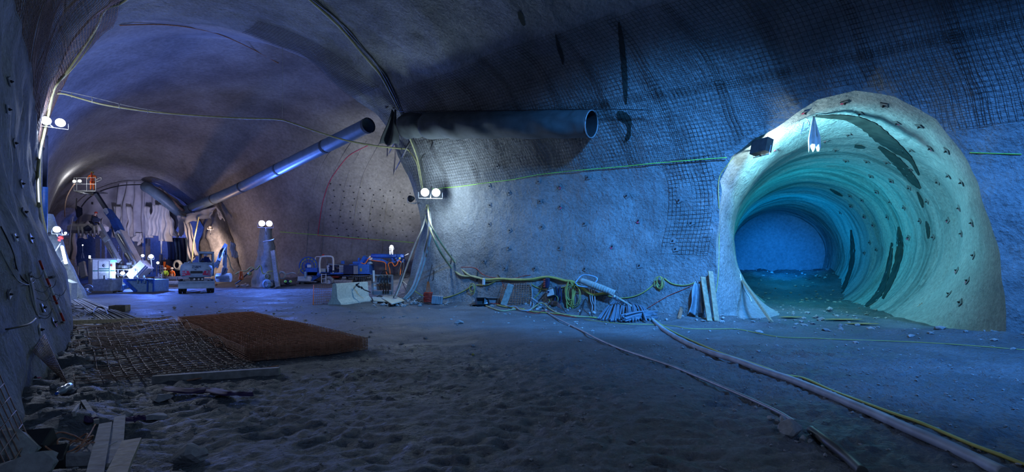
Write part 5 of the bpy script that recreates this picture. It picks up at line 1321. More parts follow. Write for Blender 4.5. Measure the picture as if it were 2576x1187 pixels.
# counterweight: rounded body
b = mb(); G = []
prof = [(1.13, 1.02, .10), (1.22, 1.13, .03), (1.45, 1.17, 0), (1.72, 1.17, 0), (1.95, 1.12, .03), (2.08, 1.02, .12), (2.14, .88, .30)]
for z, hw, ins in prof:
    row = []
    for k in range(17):
        a = k/16; x = (a*2-1)*hw; y = ins+.42*abs(a*2-1)**4
        row.append(E(x, y-.55, z))
    row.append(E(hw, 1.2, z)); row.insert(0, E(-hw, 1.2, z)); G.append(row)
b.sheet(G); n_ = len(G[0]); top = G[-1]; b.add(top, [tuple(range(n_))]); b.add(G[0], [tuple(reversed(range(n_)))])
cwt = b.build('counterweight', M['exc'], ex)
mb().box(E(.0, -.56, 1.50), (.86, .05, .17), bev=.01).build('number_plate', M['dark'], cwt, label='dark recessed plate')
b = mb()
for s_ in (-1, 1):
    for z in (1.50, 1.36): b.box(E(s_*.92, -.40, z), (.28, .06, .06), rz=s_*.35, bev=.01)
b.build('tail_lights', M['lblue'], cwt)
b = mb(); 
for s_ in (-1, 1): b.prism([E(s_*.55, -.545, 1.60), E(s_*1.0, -.36, 1.60), E(s_*1.0, -.36, 1.25), E(s_*.42, -.56, 1.30)], (0, -.012, 0))
b.build('warning_stripes', M['pinkp'], cwt, label='worn red striped panels')
def lettering(txt, loc, size, m_, parent, name='lettering', rz=0, ext=.004):
    c_ = bpy.data.curves.new(name, 'FONT'); c_.body = txt; c_.size = size; c_.extrude = ext; c_.align_x = 'CENTER'
    o = bpy.data.objects.new(name, c_); c_.materials.append(M[m_]); col.objects.link(o)
    dg = bpy.context.evaluated_depsgraph_get(); me_ = bpy.data.meshes.new_from_object(o.evaluated_get(dg)); bpy.data.objects.remove(o); o = bpy.data.objects.new(name, me_); col.objects.link(o)
    o.location = mat_of(parent).inverted() @ V(loc); o.rotation_euler = (PI/2, 0, rz); o.parent = parent; return o
lettering('ZSBM', E(-.02, -.575, 1.80), .26, 'navy', cwt); lettering('140', E(-.10, -.575, 1.65), .12, 'navy', cwt)
mb().box(E(.75, -.53, 1.66), (.2, .02, .03)).box(E(-.75, -.50, 1.66), (.2, .02, .02)).build('vent_slot', M['navy'], cwt)
mb().add([E(.99, -.42, 1.67), E(1.09, -.30, 1.67), E(1.05, -.36, 1.78)], [(0, 1, 2)]).build('warning_triangle', M['dark'], cwt)
b = mb(); b.box(E(-.05, .5, 2.16), (1.7, 1.2, .10), bev=.04).build('engine_hood', M['exc'], ex)
mb().cyl(E(-.45, -.1, 2.1), E(-.45, -.1, 2.32), .15, .1, n=12).build('air_cleaner', M['gsteel'], ex)
# cab on the right
cab = mb(); W = (.13, 1.27); Z = (2.05, 2.99); Yc = (.15, 1.5)
cb = mb()
for x in W:
    for y in Yc: cb.bar(E(x+(.06 if x == W[0] else -.06), y, 1.2), E(x+(.06 if x == W[0] else -.06), y, 2.94), .12, .12)
cb.box(E(.70, .15, 2.90), (1.14, .12, .14), bev=.03).box(E(.70, 1.5, 2.90), (1.14, .12, .14)).box(E(.70, .82, 2.97), (1.2, 1.45, .08), bev=.03).box(E(.70, .15, 1.72), (1.14, .12, 1.0), bev=.03).box(E(1.22, .82, 1.7), (.06, 1.3, 1.0)).box(E(.18, .82, 1.7), (.06, 1.3, 1.0))
cb.build('cab_frame', M['exc'], ex)
mb().bar(E(.22, .08, 2.24), E(1.10, .08, 2.24), .03, .05).bar(E(.22, .08, 2.82), E(1.10, .08, 2.82), .03, .05).bar(E(.22, .08, 2.24), E(.22, .08, 2.82), .05, .03).bar(E(1.10, .08, 2.24), E(1.10, .08, 2.82), .05, .03).build('window_gasket', M['navy'], ex)
gm, gt, gb, gN, gL = nt('clear_glass'); gb.inputs['Transmission Weight'].default_value = 1; gb.inputs['Roughness'].default_value = .02; gb.inputs['IOR'].default_value = 1.1; gb.inputs['Base Color'].default_value = (.9, .95, 1, 1)
mb().box(E(.66, .12, 2.53), (.86, .01, .56)).build('rear_window', gm, ex)
mb().box(E(.72, .75, 2.35), (.42, .12, .55), bev=.05).build('seat_back', M['navy'], ex)
mb().lathe(E(.42, .02, 2.27), [(0, 0), (.07, .01), (.07, .08), (0, .1)], 12, (0, -1, 0)).build('work_light', M['dark'], ex)
mb().tube([E(.5, .0, 2.13), E(.55, -.03, 2.22), E(.65, 0, 2.18)], .02, 5).build('grab_handle', M['dark'], ex)
# undercarriage, blade, tyres
b = mb(); b.box(E(0, .9, .85), (1.9, 2.6, .35), bev=.05).box(E(0, .6, 1.05), (1.1, 1.1, .2)).box(E(-.7, -.35, .95), (.5, .4, .22)).box(E(.75, -.35, .95), (.5, .4, .22)); b.build('chassis', M['gsteel'], ex)
b = mb()
for x in (-.15, .15, .4): b.cyl(E(x, -.6, 1.0), E(x+.08, .1, .9), .07, n=10)
b.build('blade_cylinders', M['steel'], ex)
b = mb(); G = []
for k in range(9):
    a = k/8; G.append([E(x, -.95+.12*math.sin(a*PI)+(.05 if a in (0, 1) else 0), .34+.52*a) for x in (-1.27, -.6, 0, .6, 1.30)])
b.sheet(G, .05, smooth=False).build('dozer_blade', M['exc'], ex)
def tyre(c_, R, w_, parent, name='tyre', m_='dark', hub='gsteel', ax=(1, 0, 0)):
    b = mb(); b.lathe(c_, [(R*.55, -w_/2), (R*.9, -w_/2), (R, -w_*.36), (R, w_*.36), (R*.9, w_/2), (R*.55, w_/2)], 26, ax)
    axv = V(ax).normalized(); u = V((0, 0, 1)); s_ = axv.cross(u)
    for k in range(20):
        a = 2*PI*k/20; d = u*math.cos(a)+s_*math.sin(a); b.bar(V(c_)+d*(R+.005)-axv*w_*.42, V(c_)+(u*math.cos(a+.12)+s_*math.sin(a+.12))*(R+.005), .05, .035, d); b.bar(V(c_)+(u*math.cos(a+.12)+s_*math.sin(a+.12))*(R+.005), V(c_)+d*(R+.005)+axv*w_*.42, .05, .035, d)
    t_ = b.build(name, M[m_], parent)
    b = mb(); b.lathe(c_, [(0, -w_*.3), (R*.2, -w_*.34), (R*.5, -w_*.25), (R*.56, -w_*.45), (R*.56, w_*.45), (R*.5, w_*.25), (R*.2, w_*.34), (0, w_*.3)], 20, ax); b.build('hub', M[hub], t_)
for x in (-1.14, -.86, .86, 1.14):
    for y in (-.35, 2.1): tyre(E(x, y, .47), .47, .25, ex)
# boom, arm and bucket to the right
bm_ = [E(1.05, 1.6, 1.7), EP(548, 660, 3.0), EP(556, 636, 4.2), EP(567, 617, 4.8)]
b = mb()
for p, q in zip(bm_, bm_[1:]): b.bar(p, q, .30, .42, (0, -1, 0))
b.build('boom', M['exc'], ex)
mb().cyl(EP(547, 672, 2.6), EP(560, 634, 4.0), .09, n=10).cyl(EP(551, 650, 3.2), EP(566, 622, 4.4), .06, n=10).build('boom_cylinder', M['steel'], ex)
arm = mb(); arm.bar(EP(567, 616, 4.8), EP(566, 676, 4.8), .28, .35, (0, -1, 0)).build('dipper_arm', M['exc'], ex)
mb().cyl(EP(563, 628, 4.6), EP(562, 668, 4.6), .07, n=8).build('arm_cylinder', M['steel'], ex)
hg = mb(); hg.bar(EP(566, 674, 4.8), EP(563, 692, 4.8), .45, .4, (0, -1, 0))
hg.build('quick_coupler', M['gsteel'], ex)
b = mb()
for k in range(4): b.bar(EP(560+2*k, 690-4*k, 4.5), EP(566+1.2*k, 686-4*k, 4.5), .05, .03)
b.build('hazard_stripes', M['navy'], ex)
b = mb(); b.cyl(EP(546, 698, 4.8), EP(580, 698, 4.8), .36, n=18); b.bar(EP(546, 698, 4.5), EP(580, 697, 4.5), .2, .5, (0, -1, 0)); b.build('bucket', M['pale'], ex, label='muddy pale bucket')
for k in range(3): 
    wire('hydraulic_hose', None, None, [EP(546+2*k, 668, 2.8), EP(549+2*k, 648, 3.6), EP(554+2*k, 632, 4.0), EP(562+k, 622, 4.5), EP(566+k, 640, 4.4)], .03, M['dark'], parent=None).name
for o in [o for o in list(col.objects) if o.name.startswith('hydraulic_hose') and o.parent is None]:
    mw = mat_of(ex).inverted(); o.data.transform(mw); o.parent = ex
mb().box(at(552, 706, 41.5)+V((.1, 0, 0)), (1.0, .5, .45)).build('outrigger_pad', M['lblue'], ex)
person('excavator driver in blue with lime sleeves, seen through the rear cab window', EX+EXR@V((.66, .9, 1.45)), PI+.545, dict(hip=.50, hands=((-.30, -.35, .72), (.30, -.35, .72)), feet=((-.14, -.5, .02), (.14, -.5, .02)), knee=.25), 'navy', 'navy', 'white', 'limeg')
ex.rotation_euler = (0, 0, .545); ex.scale = (.87, 1, 1)
# ------------------------------------------------------------------ two workers by the pipes
person('worker in a lime jacket and white helmet standing behind the brown pipes', V((at(415, 690, 52).x, 52, -.04)), .35, dict(hands=((-.27, -.12, .80), (.25, -.22, .98))), 'limeg', 'navy', 'white', 'navy')
person('worker in an orange jacket and white helmet beside the lime one', V((at(432.5, 690, 51.5).x, 51.5, -.04)), -.2, dict(hands=((-.30, -.05, .82), (.30, -.05, .82))), 'orange', 'navy', 'white', 'white')
# ------------------------------------------------------------------ skip container
Y0 = 38.6
def SK(px, py, y=0): return at(px, py, Y0+y)
t = thing('skip_container', 'blue steel skip with slanted end standing left of the excavator', 'skip', gnd(352, 734))
front = [SK(312, 703), SK(387, 703), SK(386, 734), SK(343, 734)]
b = mb(); b.prism(front, (.0, 1.7, 0)).build('skip_body', M['lblue'], t)
b = mb(); b.bar(SK(311, 703.5, -.04), SK(388, 703.5, -.04), .12, .14).bar(SK(372, 703, -.05), SK(371, 734, -.05), .08, .1).bar(SK(386, 703, -.05), SK(385.5, 734, -.05), .08, .08).build('rim', M['blue'], t)
b = mb(); b.bar(SK(312, 705, -.03), SK(343, 734, -.03), .25, .05, (0, 1, 0)).build('slanted_edge', M['blue'], t, label='darker blue slanted edge')
b = mb()
for px in (346, 364): b.tube([SK(px, 712, -.1), SK(px, 704, -.12), SK(px-2, 694, .3)], .06, 6)
b.build('lifting_arm', M['lblue'], t)
b = mb()
for px, l in ((356, 6), (363, 8), (377, 5), (382, 7)): b.bar(SK(px, 706, -.03), SK(px, 706+l, -.03), .10, .01, (0, 1, 0))
b.build('scratches', M['blue'], t)
# ------------------------------------------------------------------ wrapped pallet
t = thing('wrapped_pallet', 'pallet of sacks under shiny plastic wrap before the container', 'pallet', gnd(254, 737)); q = gnd(254, 737)+V((0, .6, 0))
b = mb()
for k in range(3): b.box(q+V((0, -.5+.5*k, .06)), (1.45, .12, .1))
b.box(q+V((0, 0, .13)), (1.5, 1.2, .03)); b.build('wooden_pallet', M['wood'], t)
G = []
for i in range(10):
    v = i/9; row = []
    for k in range(33):
        a = 2*PI*k/32; sx_, sy_ = math.cos(a), math.sin(a); e = .25
        x = .70*math.copysign(abs(sx_)**e, sx_); y = .55*math.copysign(abs(sy_)**e, sy_); n2 = .04*noise.noise(V((x*4, y*4+k*.2, v*6)))
        row.append(q+V((x*(1+n2+.05*v), y*(1+n2+.05*v), .15+.84*v+.03*math.sin(a*5)*v)))
    G.append(row)
mb().sheet(G).build('plastic_wrap', M['wrap'], t)
mb().box(q+V((0, 0, .52)), (1.25, .95, .74), bev=.05).build('sacks', M['lblue'], t); b = mb()
for k in range(3): b.box(q+V((-.4+.4*k, 0, .93)), (.36, .8, .10), bev=.04)
b.build('top_sacks', M['gsteel'], t)
mb().cyl(q+V((-.25, 0, .9)), q+V((-.25, 0, 1.25)), .04, n=8).build('nozzle', M['dark'], t)
# hoop of hose and sheet left of pallet
hoop(222, 730, 38.5, .35, 'grey loops of hose leaning left of the wrapped pallet', 'gsteel', 3, 'hose_coil', 'hose coil', .07)
G = [[at(284+38*v, 716+18*u*(1-.6*abs(2*v-1)), 39.2+.3*math.sin(v*9))for u in [i/5 for i in range(6)]] for v in [k/12 for k in range(13)]]
mb().sheet(G, .02).build('sagging_sheet', M['lblue'], None, 'pale blue sheet sagging between pallet and skip', 'sheet')
mb().box(gnd(276, 733)+V((0, 0, .5)), (.28, .4, 1.0), bev=.06).build('dark_drum', M['dark'], None, 'narrow dark drum right beside the wrapped pallet', 'drum')
G = [[gnd(168+18*v, 741-2*u)+V((0, 0, .05+.12*math.sin(v*6)*u)) for u in [i/3 for i in range(4)]] for v in [k/8 for k in range(9)]]
mb().sheet(G, .02).build('blue_sheet', M['blue'], None, 'bright blue plastic scrap on the ground at the left', 'plastic sheet')
G = [[gnd(200+22*v, 735-3*u)+V((0, 0, .06+.15*math.sin(v*7+u)*u)) for u in [i/3 for i in range(4)]] for v in [k/8 for k in range(9)]]
mb().sheet(G, .02).build('white_sheet', M['white'], None, 'crumpled white sheet on the ground near the hose loops', 'plastic sheet')
# ------------------------------------------------------------------ white container
Yg = 42.5
def GC(px, py, y=0): return at(px, py, Yg+y)
t = thing('white_container', 'white equipment container with two green stripes and a round badge', 'container', GC(255, 730))
fl, fr = GC(233, 653), GC(290, 655); bl_ = GC(233, 727); 
b = mb(); zt, zb = GC(233, 652).z, .25; x0, x1 = GC(233, 700).x, GC(290, 700).x
b.box(((x0+x1)/2, Yg+1.3, (zt+zb)/2), (x1-x0, 2.6, zt-zb), bev=.04); b.build('container_body', M['white'], t)
# its left side is seen slanting back
b = mb(); b.box(((x0+x1)/2, Yg+1.2, zt+.03), (x1-x0+.1, 2.8, .08)); b.build('roof_rim', M['gsteel'], t)
xd0, xd1 = GC(248, 700).x, GC(275, 700).x; b = mb(); z0, z1 = GC(248, 724).z, GC(248, 656).z
for p, q_ in (((xd0, z0), (xd0, z1)), ((xd1, z0), (xd1, z1)), ((xd0, z1), (xd1, z1))): b.bar((p[0], Yg-.012, p[1]), (q_[0], Yg-.012, q_[1]), .03, .03)
b.build('door_frame', M['gsteel'], t)
M['dgreen'] = simple('dark_green_paint', (.02, .20, .15), .5)
for k, (a0, a1, yy) in enumerate(((249, 274, 676), (249, 274, 681), (234, 246, 681), (277, 288, 681))):
    mb().bar(GC(a0, yy, -.015), GC(a1, yy, -.015), .05, .012, (0, 1, 0)).box(GC((a0+a1)/2, yy, -.015), ((GC(a1, yy).x-GC(a0, yy).x), .015, .07)).build('green_stripe', M['dgreen'], t)
b = mb(); b.lathe(GC(261.5, 668, -.01), [(0, 0), (.13, 0), (.13, .02), (0, .02)], 20, (0, -1, 0)); bd_ = b.build('round_badge', M['navy'], t)
mb().lathe(GC(261.5, 668, -.03), [(.05, 0), (.09, 0), (.09, .012), (.05, .012)], 16, (0, -1, 0)).build('badge_ring', M['white'], bd_)
b = mb()
for k in range(7): b.bar(GC(250+3.6*k, 687, -.014), GC(250+3.6*k, 722, -.014), .012, .012)
for k in range(8): b.bar(GC(249, 688+4.5*k, -.014), GC(274, 688+4.5*k, -.014), .012, .012)
b.build('door_grille', M['gsteel'], t)
mb().box(GC(279, 667, -.03), (.12, .06, .18)).build('red_switch', M['red'], t); mb().box(GC(285, 656.5, -.02), (.45, .05, .14)).build('green_light', emit('green_glow', (.1, 1, .6), 2.0), t)
b = mb(); b.cyl(GC(241, 650, .5), GC(241, 643, .5), .07, n=8); b.build('glow_tube', emit('white_glow', (.9, .95, 1), 14), t)
b = mb(); b.tube([GC(230, 650, .8), GC(233, 633, .8), GC(236, 650, .8)], .03, 4).cyl(GC(233, 634, .8), GC(233, 620, .8), .02, n=6); b.build('mast', M['gsteel'], t); mb().lathe(GC(233, 618, .8), [(0, -.06), (.06, 0), (0, .06)], 8).build('mast_light', emit('mast_glow', (1, 1, 1), 10), t)
t.rotation_euler = (0, 0, .85); t.scale = (.82, .6, 1)
# ------------------------------------------------------------------ boom lift carrier
Yb = 44.0
def BL(px, py, y=0): return at(px, py, Yb+y)
t = thing('boom_lift', 'white lifting platform truck with long telescopic boom', 'boom lift', BL(320, 732))
b = mb(); b.box(lerp(BL(283, 712), BL(345, 712), .5)+V((0, 1, 0)), (2.2, 1.6, .9), bev=.08).box(lerp(BL(285, 679), BL(345, 679), .5)+V((0, 1, 0)), (2.1, 1.5, .06)).build('truck_body', M['gsteel'], t)
b = mb()
for px in (285, 297, 311, 325, 337, 345): b.bar(BL(px, 697), BL(px, 678), .06, .06)
for py in (678, 688): b.bar(BL(284, py), BL(345, py), .05, .05)
b.build('railing', M['white'], t)
b = mb(); R_ = random.Random(3)
for k in range(26): b.box(BL(R_.uniform(288, 350), R_.uniform(660, 679), R_.uniform(0, 1.4)), (R_.uniform(.12, .4), .3, R_.uniform(.1, .35)), rz=R_.uniform(-.4, .4), bev=.02)
b.build('deck_machinery', M['steel'], t)
b = mb(); R_ = random.Random(5)
for k in range(26): b.box(BL(R_.uniform(286, 400), R_.uniform(688, 712), R_.uniform(.6, 1.8)), (R_.uniform(.15, .5), .3, R_.uniform(.1, .4)), rz=R_.uniform(-.4, .4), bev=.02)
b.build('lower_machinery', M['gsteel'], t)
for k, px in enumerate((300, 335)):
    tyre(BL(px, 722, .6), .42, .3, t, ax=(0, 1, 0))
def boomseg(a, b_, w, name, m_, parent): return mb().bar(a, b_, w, w*.9, (0, -1, 0)).build(name, M[m_], parent)
b1 = boomseg(BL(352, 680, 1), BL(303, 586, 2.5), .72, 'lower_boom', 'white', t)
boomseg(BL(305, 590, 2.5), BL(288, 553, 3.0), .55, 'middle_boom', 'blue', t)
boomseg(BL(290, 556, 3.0), BL(271, 530, 3.5), .5, 'inner_boom', 'blue', t)
boomseg(BL(272, 533, 3.5), BL(240, 484, 5), .30, 'upper_boom', 'navy', t)
mb().cyl(BL(344, 668, .6), BL(298, 590, 2.0), .13, n=10).cyl(BL(343, 676, .6), BL(318, 640, 1.4), .2, n=10).build('lift_cylinder', M['steel'], t)
mb().box(BL(270, 532, 3.3), (.6, .4, .35), ry=.9, bev=.05).build('boom_head', M['white'], t); mb().box(BL(303, 590, 2.3), (.7, .5, .4), ry=.9, bev=.05).build('boom_collar', M['white'], t)
b = mb(); b.bar(BL(334, 700, .4), BL(370, 665, .4), .95, .8, (0, -1, 0)); cw = b.build('turret', M['white'], t)
b = mb(); b.bar(BL(338, 704, -.05), BL(371, 671, -.05), .12, .06, (0, -1, 0)).bar(BL(336, 700, -.05), BL(367, 668, -.05), .08, .06, (0, -1, 0)); b.build('dark_trim', M['navy'], cw)
lettering('LIFT', BL(322, 627, 1.0), .01, 'navy', t) if False else None
# basket
Yk = 48.5
def BK(px, py, y=0): return at(px, py, Yk+y)
bk = thing('work_basket', 'raised steel work basket near the left vault wall', 'basket', BK(215, 487))
b = mb(); Pb = [BK(186, 479), BK(240, 482)]; b.box(lerp(Pb[0], Pb[1], .5)+V((0, .75, 0)), (2.05, 1.5, .12), bev=.03).build('basket_floor', M['steel'], bk)
b = mb(); b.tube([BK(192, 482), BK(222, 488), BK(232, 492, .6), BK(243, 483, .8)], .07, 6).tube([BK(205, 483, 1), BK(230, 490, .6), BK(241, 486, .8)], .06, 6).box(BK(233, 486, .6), (.6, .5, .3), bev=.05).build('mounting_frame', M['steel'], bk)
b = mb()
for y in (0, 1.5):
    for px in (186, 193, 218.5, 241): b.bar(BK(px, 480, y), BK(px, 447, y), .045, .045)
    for py in (447, 463): b.bar(BK(186, py, y), BK(241, py, y), .035, .035)
for px in (186, 241):
    for py in (447, 463): b.bar(BK(px, py, 0), BK(px, py, 1.5), .05, .05)
b.build('railing', M['gsteel'], bk)
b = mb(); b.tube(cr([BK(243, 452), BK(252, 447), BK(257, 450), BK(250, 455), BK(243, 456)], 5), .04, 6); b.build('hook_loop', M['steel'], bk)
flood(BK(200.5, 455, -.1), at(330, 620, 20), 'round bright lamp on the front of the work basket', .26, .26, (.9, .95, 1), 40, 1)
flood(BK(187, 456, -.1), at(150, 440, 44), 'second lamp at the left end of the work basket shining on the vault', .26, .30, (1, 1, .95), 20, 1)
fz_ = BK(215, 479).z+.06
person('worker in orange overalls and yellow helmet standing in the raised basket', V((BK(217, 470).x, Yk+.7, fz_)), .6, dict(hands=((-.30, -.38, 1.05), (.30, -.30, 1.1)), lean=.15), 'orange', 'orange', 'yellow')
mb().cyl(BK(230, 460, .5), BK(230, 433, .5), .05, n=6).build('red_hose_stub', M['red'], None, 'short red pipe standing up in the raised basket', 'pipe')
# second, shorter boom
t = thing('spray_boom', 'short white articulated boom reaching up left of the main one', 'boom', at(297, 658, 44))
Y2 = 44.5
boomseg(at(297, 656, Y2), at(260, 589, Y2+1.5), .42, 'boom_tube', 'white', t)
mb().bar(at(280, 620, Y2+.7), at(253, 565, Y2+2), .20, .2, (0, -1, 0)).build('guide_rail', M['white'], t)
mb().bar(at(262, 580, Y2+1.6), at(251, 584, Y2+1.6), .15, .15, (0, -1, 0)).bar(at(252, 583, Y2+1.6), at(258, 598, Y2+1.6), .1, .1, (0, -1, 0)).build('bracket_frame', M['white'], t)
mb().box(at(267, 602, Y2+.9), (.42, .2, .5), ry=.9, bev=.03).build('control_box', M['pale'], t)
mb().cyl(at(292, 655, Y2-.3), at(275, 625, Y2+.4), .07, n=8).build('lift_cylinder', M['steel'], t)
mb().tube(cr([at(250, 566, Y2+2), at(246, 560, Y2+2), at(240, 560, Y2+2.3)], 4), .06, 6).build('boom_nozzle', M['dark'], t)
# hanging bundle with red helmeted worker
Yh = 50.0
t = thing('second_basket', 'pale ragged basket hanging before the portal at the left', 'basket', at(222, 580, Yh))
b = mb(); b.box(at(222, 575, Yh+.5), (3.2, 1.4, .9), bev=.25).build('basket_shell', M['tarp'], t); b = mb()
for k in range(6): b.tube([at(196+10*k, 570, Yh-.25), at(198+10*k, 584, Yh-.3), at(197+10*k, 592+4*math.sin(k*2), Yh-.2)], .09, 5)
b.build('ragged_fringe', M['tarp2'], t)
person('worker with red helmet bending over in dark clothes before the portal', V((at(222, 560, Yh).x, Yh+.4, at(222, 574, Yh).z)), 1.3, dict(hip=.72, lean=.75, hands=((-.35, -.75, .75), (.25, -.6, .6)), knee=.15), 'navy', 'navy', 'red')
mb().rock(at(239, 556, Yh), (1.0, .8, .9), 12, 3).build('dark_sack', M['navy'], None, 'dark bulging sack beside the bending worker', 'sack')
mb().rock(at(221, 574, Yh-.6), (.8, .5, .75), 14, 3).build('dark_sack', M['navy'], None, 'lower dark sack hanging below the bending worker', 'sack')
mb().rock(at(198, 532, Yh+1), (.75, .5, 1.1), 16, 3).build('dark_sack', M['navy'], None, 'dark bundle hanging alone left of the bending worker', 'sack')
mb().box(at(232, 511, 53), (.14, .1, .25)).build('hanging_weight', M['dark'], None, 'small dark weight hanging before the portal above the sacks', 'weight')
wire('chain', 'thin dark chain hanging on the vault left of the bundle', 'chain', [at(193, 498, 49), at(192, 512, 49), at(192, 526, 49)], .045, M['dark'])
wire('red_hose', 'dark red hose curving down the vault below the basket', 'hose', [at(188, 462, 48), at(176, 480, 48), at(167, 500, 47.5), at(163, 525, 47), at(163, 545, 47)], .05, M['rebar'])
wire('rope_line', 'thin rope hanging at the left jamb of the portal', 'rope', [at(184, 545, 47), at(178, 580, 47), at(175, 625, 47)], .03, M['white'])
# lamps and posts in the middle
flood(at(380, 645, 43.5), at(380, 700, 10), 'dazzling blue floodlight in the middle between booms and excavator', .34, .34, (.5, .66, 1), 70, 1, stem=at(384, 690, 43.6))
flood(at(359, 643, 44), at(350, 700, 10), 'smaller blue lamp just left of the dazzling one', .22, .22, (.6, .75, 1), 50, 1, stem=at(360, 660, 44))
flood(at(287.5, 686, 43.6), at(290, 760, 10), 'left of the two lamps low on the boom truck', .22, .22, (.8, .9, 1), 45, 1)
flood(at(308.5, 687, 43.6), at(310, 760, 10), 'right and brighter of the two lamps low on the boom truck', .30, .30, (.75, .87, 1), 60, 1)
flood(at(397, 661, 46), at(397, 700, 20), 'warm glowing lamp behind the railing near the workers', .22, .34, (1, .8, .5), 12, 1)
t = thing('railing_stand', 'steel railing stand with striped board left of the workers', 'railing', at(400, 700, 46)); b = mb()
for px in (394, 405, 410): b.bar(at(px, 700, 46), at(px, 668, 46), .06, .06)
for py in (668, 676, 684): b.bar(at(394, py, 46), at(410, py, 46), .05, .05)
b.build('rails', M['steel'], t); mb().box(at(403, 694, 45.8), (.32, .05, .4)).build('board', M['white'], t); b = mb()
for k in range(3): b.bar(at(400, 699-4*k, 45.75), at(406, 695-4*k, 45.75), .05, .01, (0, 1, 0))
b.build('stripes', M['dark'], t)
t = thing('orange_tent', 'dark rounded machine with orange panels behind the two workers', 'machine', at(425, 700, 55)); b = mb()
b.prism([at(404, 712, 55.5), at(404, 656, 55.5), at(422, 652, 55.5), at(436, 660, 55.5), at(445, 680, 55.5), at(444, 712, 55.5)], (0, 1.5, 0)); b.build('machine_shell', M['navy'], t)
mb().prism([at(411, 677, 55.4), at(412, 658, 55.4), at(417, 658, 55.4), at(415, 677, 55.4)], (0, -.06, 0)).build('orange_panel', M['orange'], t)
mb().prism([at(419, 679, 55.4), at(419, 666, 55.4), at(431, 671, 55.4), at(430, 680, 55.4)], (0, -.06, 0)).build('orange_panel', M['orange'], t)
mb().tube([at(412, 654, 55.6), at(414, 648, 55.6), at(417, 654, 55.6)], .04, 5).build('lifting_eye', M['gsteel'], t)
hoop(447, 667, 54, .45, 'pale round coil leaning right of the orange panelled machine', 'pale', 4, 'hose_coil', 'hose coil', .08)
# horizontal pipes before the workers
for k, (a_, b_, r_, lb, m_) in enumerate(((at(366, 701, 47.5), at(486, 699, 47.0), .19, 'upper long brown pipe in front of the two workers', 'wood2'), (at(372, 712, 46.0), at(470, 711.5, 45.6), .21, 'lower long brown pipe in front of the two workers', 'wood2'), (at(372, 714, 48), at(545, 716, 47), .1, 'thin reddish pipe lying farther back on the ground', 'rust'))):
    mb().cyl(a_, b_, r_, n=14).build('steel_pipe', M[m_], None, lb, 'pipe')
for k, px in enumerate((390, 420, 445)):
    plank(at(px, 724, 46.5), at(px, 697, 46.5), .07, .07, ('left', 'middle', 'right')[k]+' thin post holding the brown pipes', 'steel', 'thin_post', cat='post')
G = [[gnd(372+85*v, 724-3*u)+V((0, 0, .28*math.sin(PI*u)*(.6+.4*noise.noise(V((v*6, u, 0)))))) for u in [i/5 for i in range(6)]] for v in [k/20 for k in range(21)]]
mb().sheet(G, .02).build('dark_mound', M['rock'], None, 'low dark mound under the brown pipes', 'mound')
# small barriers at far left
t = thing('pale_fence', 'pale low fence frame left of the white container', 'fence', at(196, 690, 46)); b = mb()
for px in (182, 196, 205): b.bar(at(px, 693, 46), at(px, 668, 46), .1, .08)
for py in (669, 692): b.bar(at(182, py, 46), at(206, py, 46), .1, .08)
b.build('frame_bars', M['pale'], t)
plank(at(212, 697, 45), at(206, 660, 45.5), .5, .2, 'pale slanted board beside the white container', 'pale', 'slanted_board', cat='board')
# ------------------------------------------------------------------ concrete barrier
t = thing('concrete_barrier', 'pale concrete road barrier with green traces, standing alone', 'barrier', gnd(893, 766))
A_ = gnd(858, 767); B_ = gnd(936, 757); dv = (B_-A_).normalized(); nv_ = V((-dv.y, dv.x, 0))
sec = [(-.0, 0), (.02, .10), (.20, .32), (.27, 1.07), (.33, 1.10), (.44, 1.10), (.50, 1.07), (.57, .32), (.75, .10), (.77, 0)]
P0 = [A_+nv_*s_+V((0, 0, z-.02)) for s_, z in sec]; Ln = B_-A_
b = mb().prism(P0, Ln); b.build('barrier_body', M['barrier'], t)
q = at(908, 722, (A_.y+B_.y)/2+.10)
wire('clamp_strap', 'black clamp and strap hung over the barrier top', 'strap', [at(903, 712, 28.1), at(897, 717, 27.35), at(903, 722, 27.35), at(910, 722, 27.35), at(915, 728, 27.4), at(925, 732, 27.5), at(932, 735, 27.6)], .03, M['dark'], sub=4)
for k, (x, y) in enumerate(((898, 716), (903, 721), (910, 724))): mb().box(at(x, y, 27.3), (.12, .06, .10), ry=.6*k, bev=.01).build('clamp_plate', M['dark'], None, ('upper', 'middle', 'lower')[k]+' dark plate of the clamp on the barrier', 'clamp')
# orange fence
c4 = [at(789, 717, 28.6), at(851, 716, 28.3), gnd(851, 763)+V((0, 0, .02)), gnd(788, 768)+V((0, 0, .02))]
t = thing('orange_mesh_fence', 'thin orange grid fence left of the concrete barrier', 'fence', c4[3])
b = mb(); qf = lambda u, v: lerp(lerp(c4[0], c4[1], u), lerp(c4[3], c4[2], u), v)
for i in range(1, 13): b.tube([qf(i/12, k/4) for k in range(5)], .010, 3)
for j in range(9): b.tube([qf(k/4, j/8) for k in range(5)], .010, 3)
b.build('grid', M['rust'], t); mb().tube([c4[0], c4[3]], .022, 6).build('end_post', M['orange'], t)
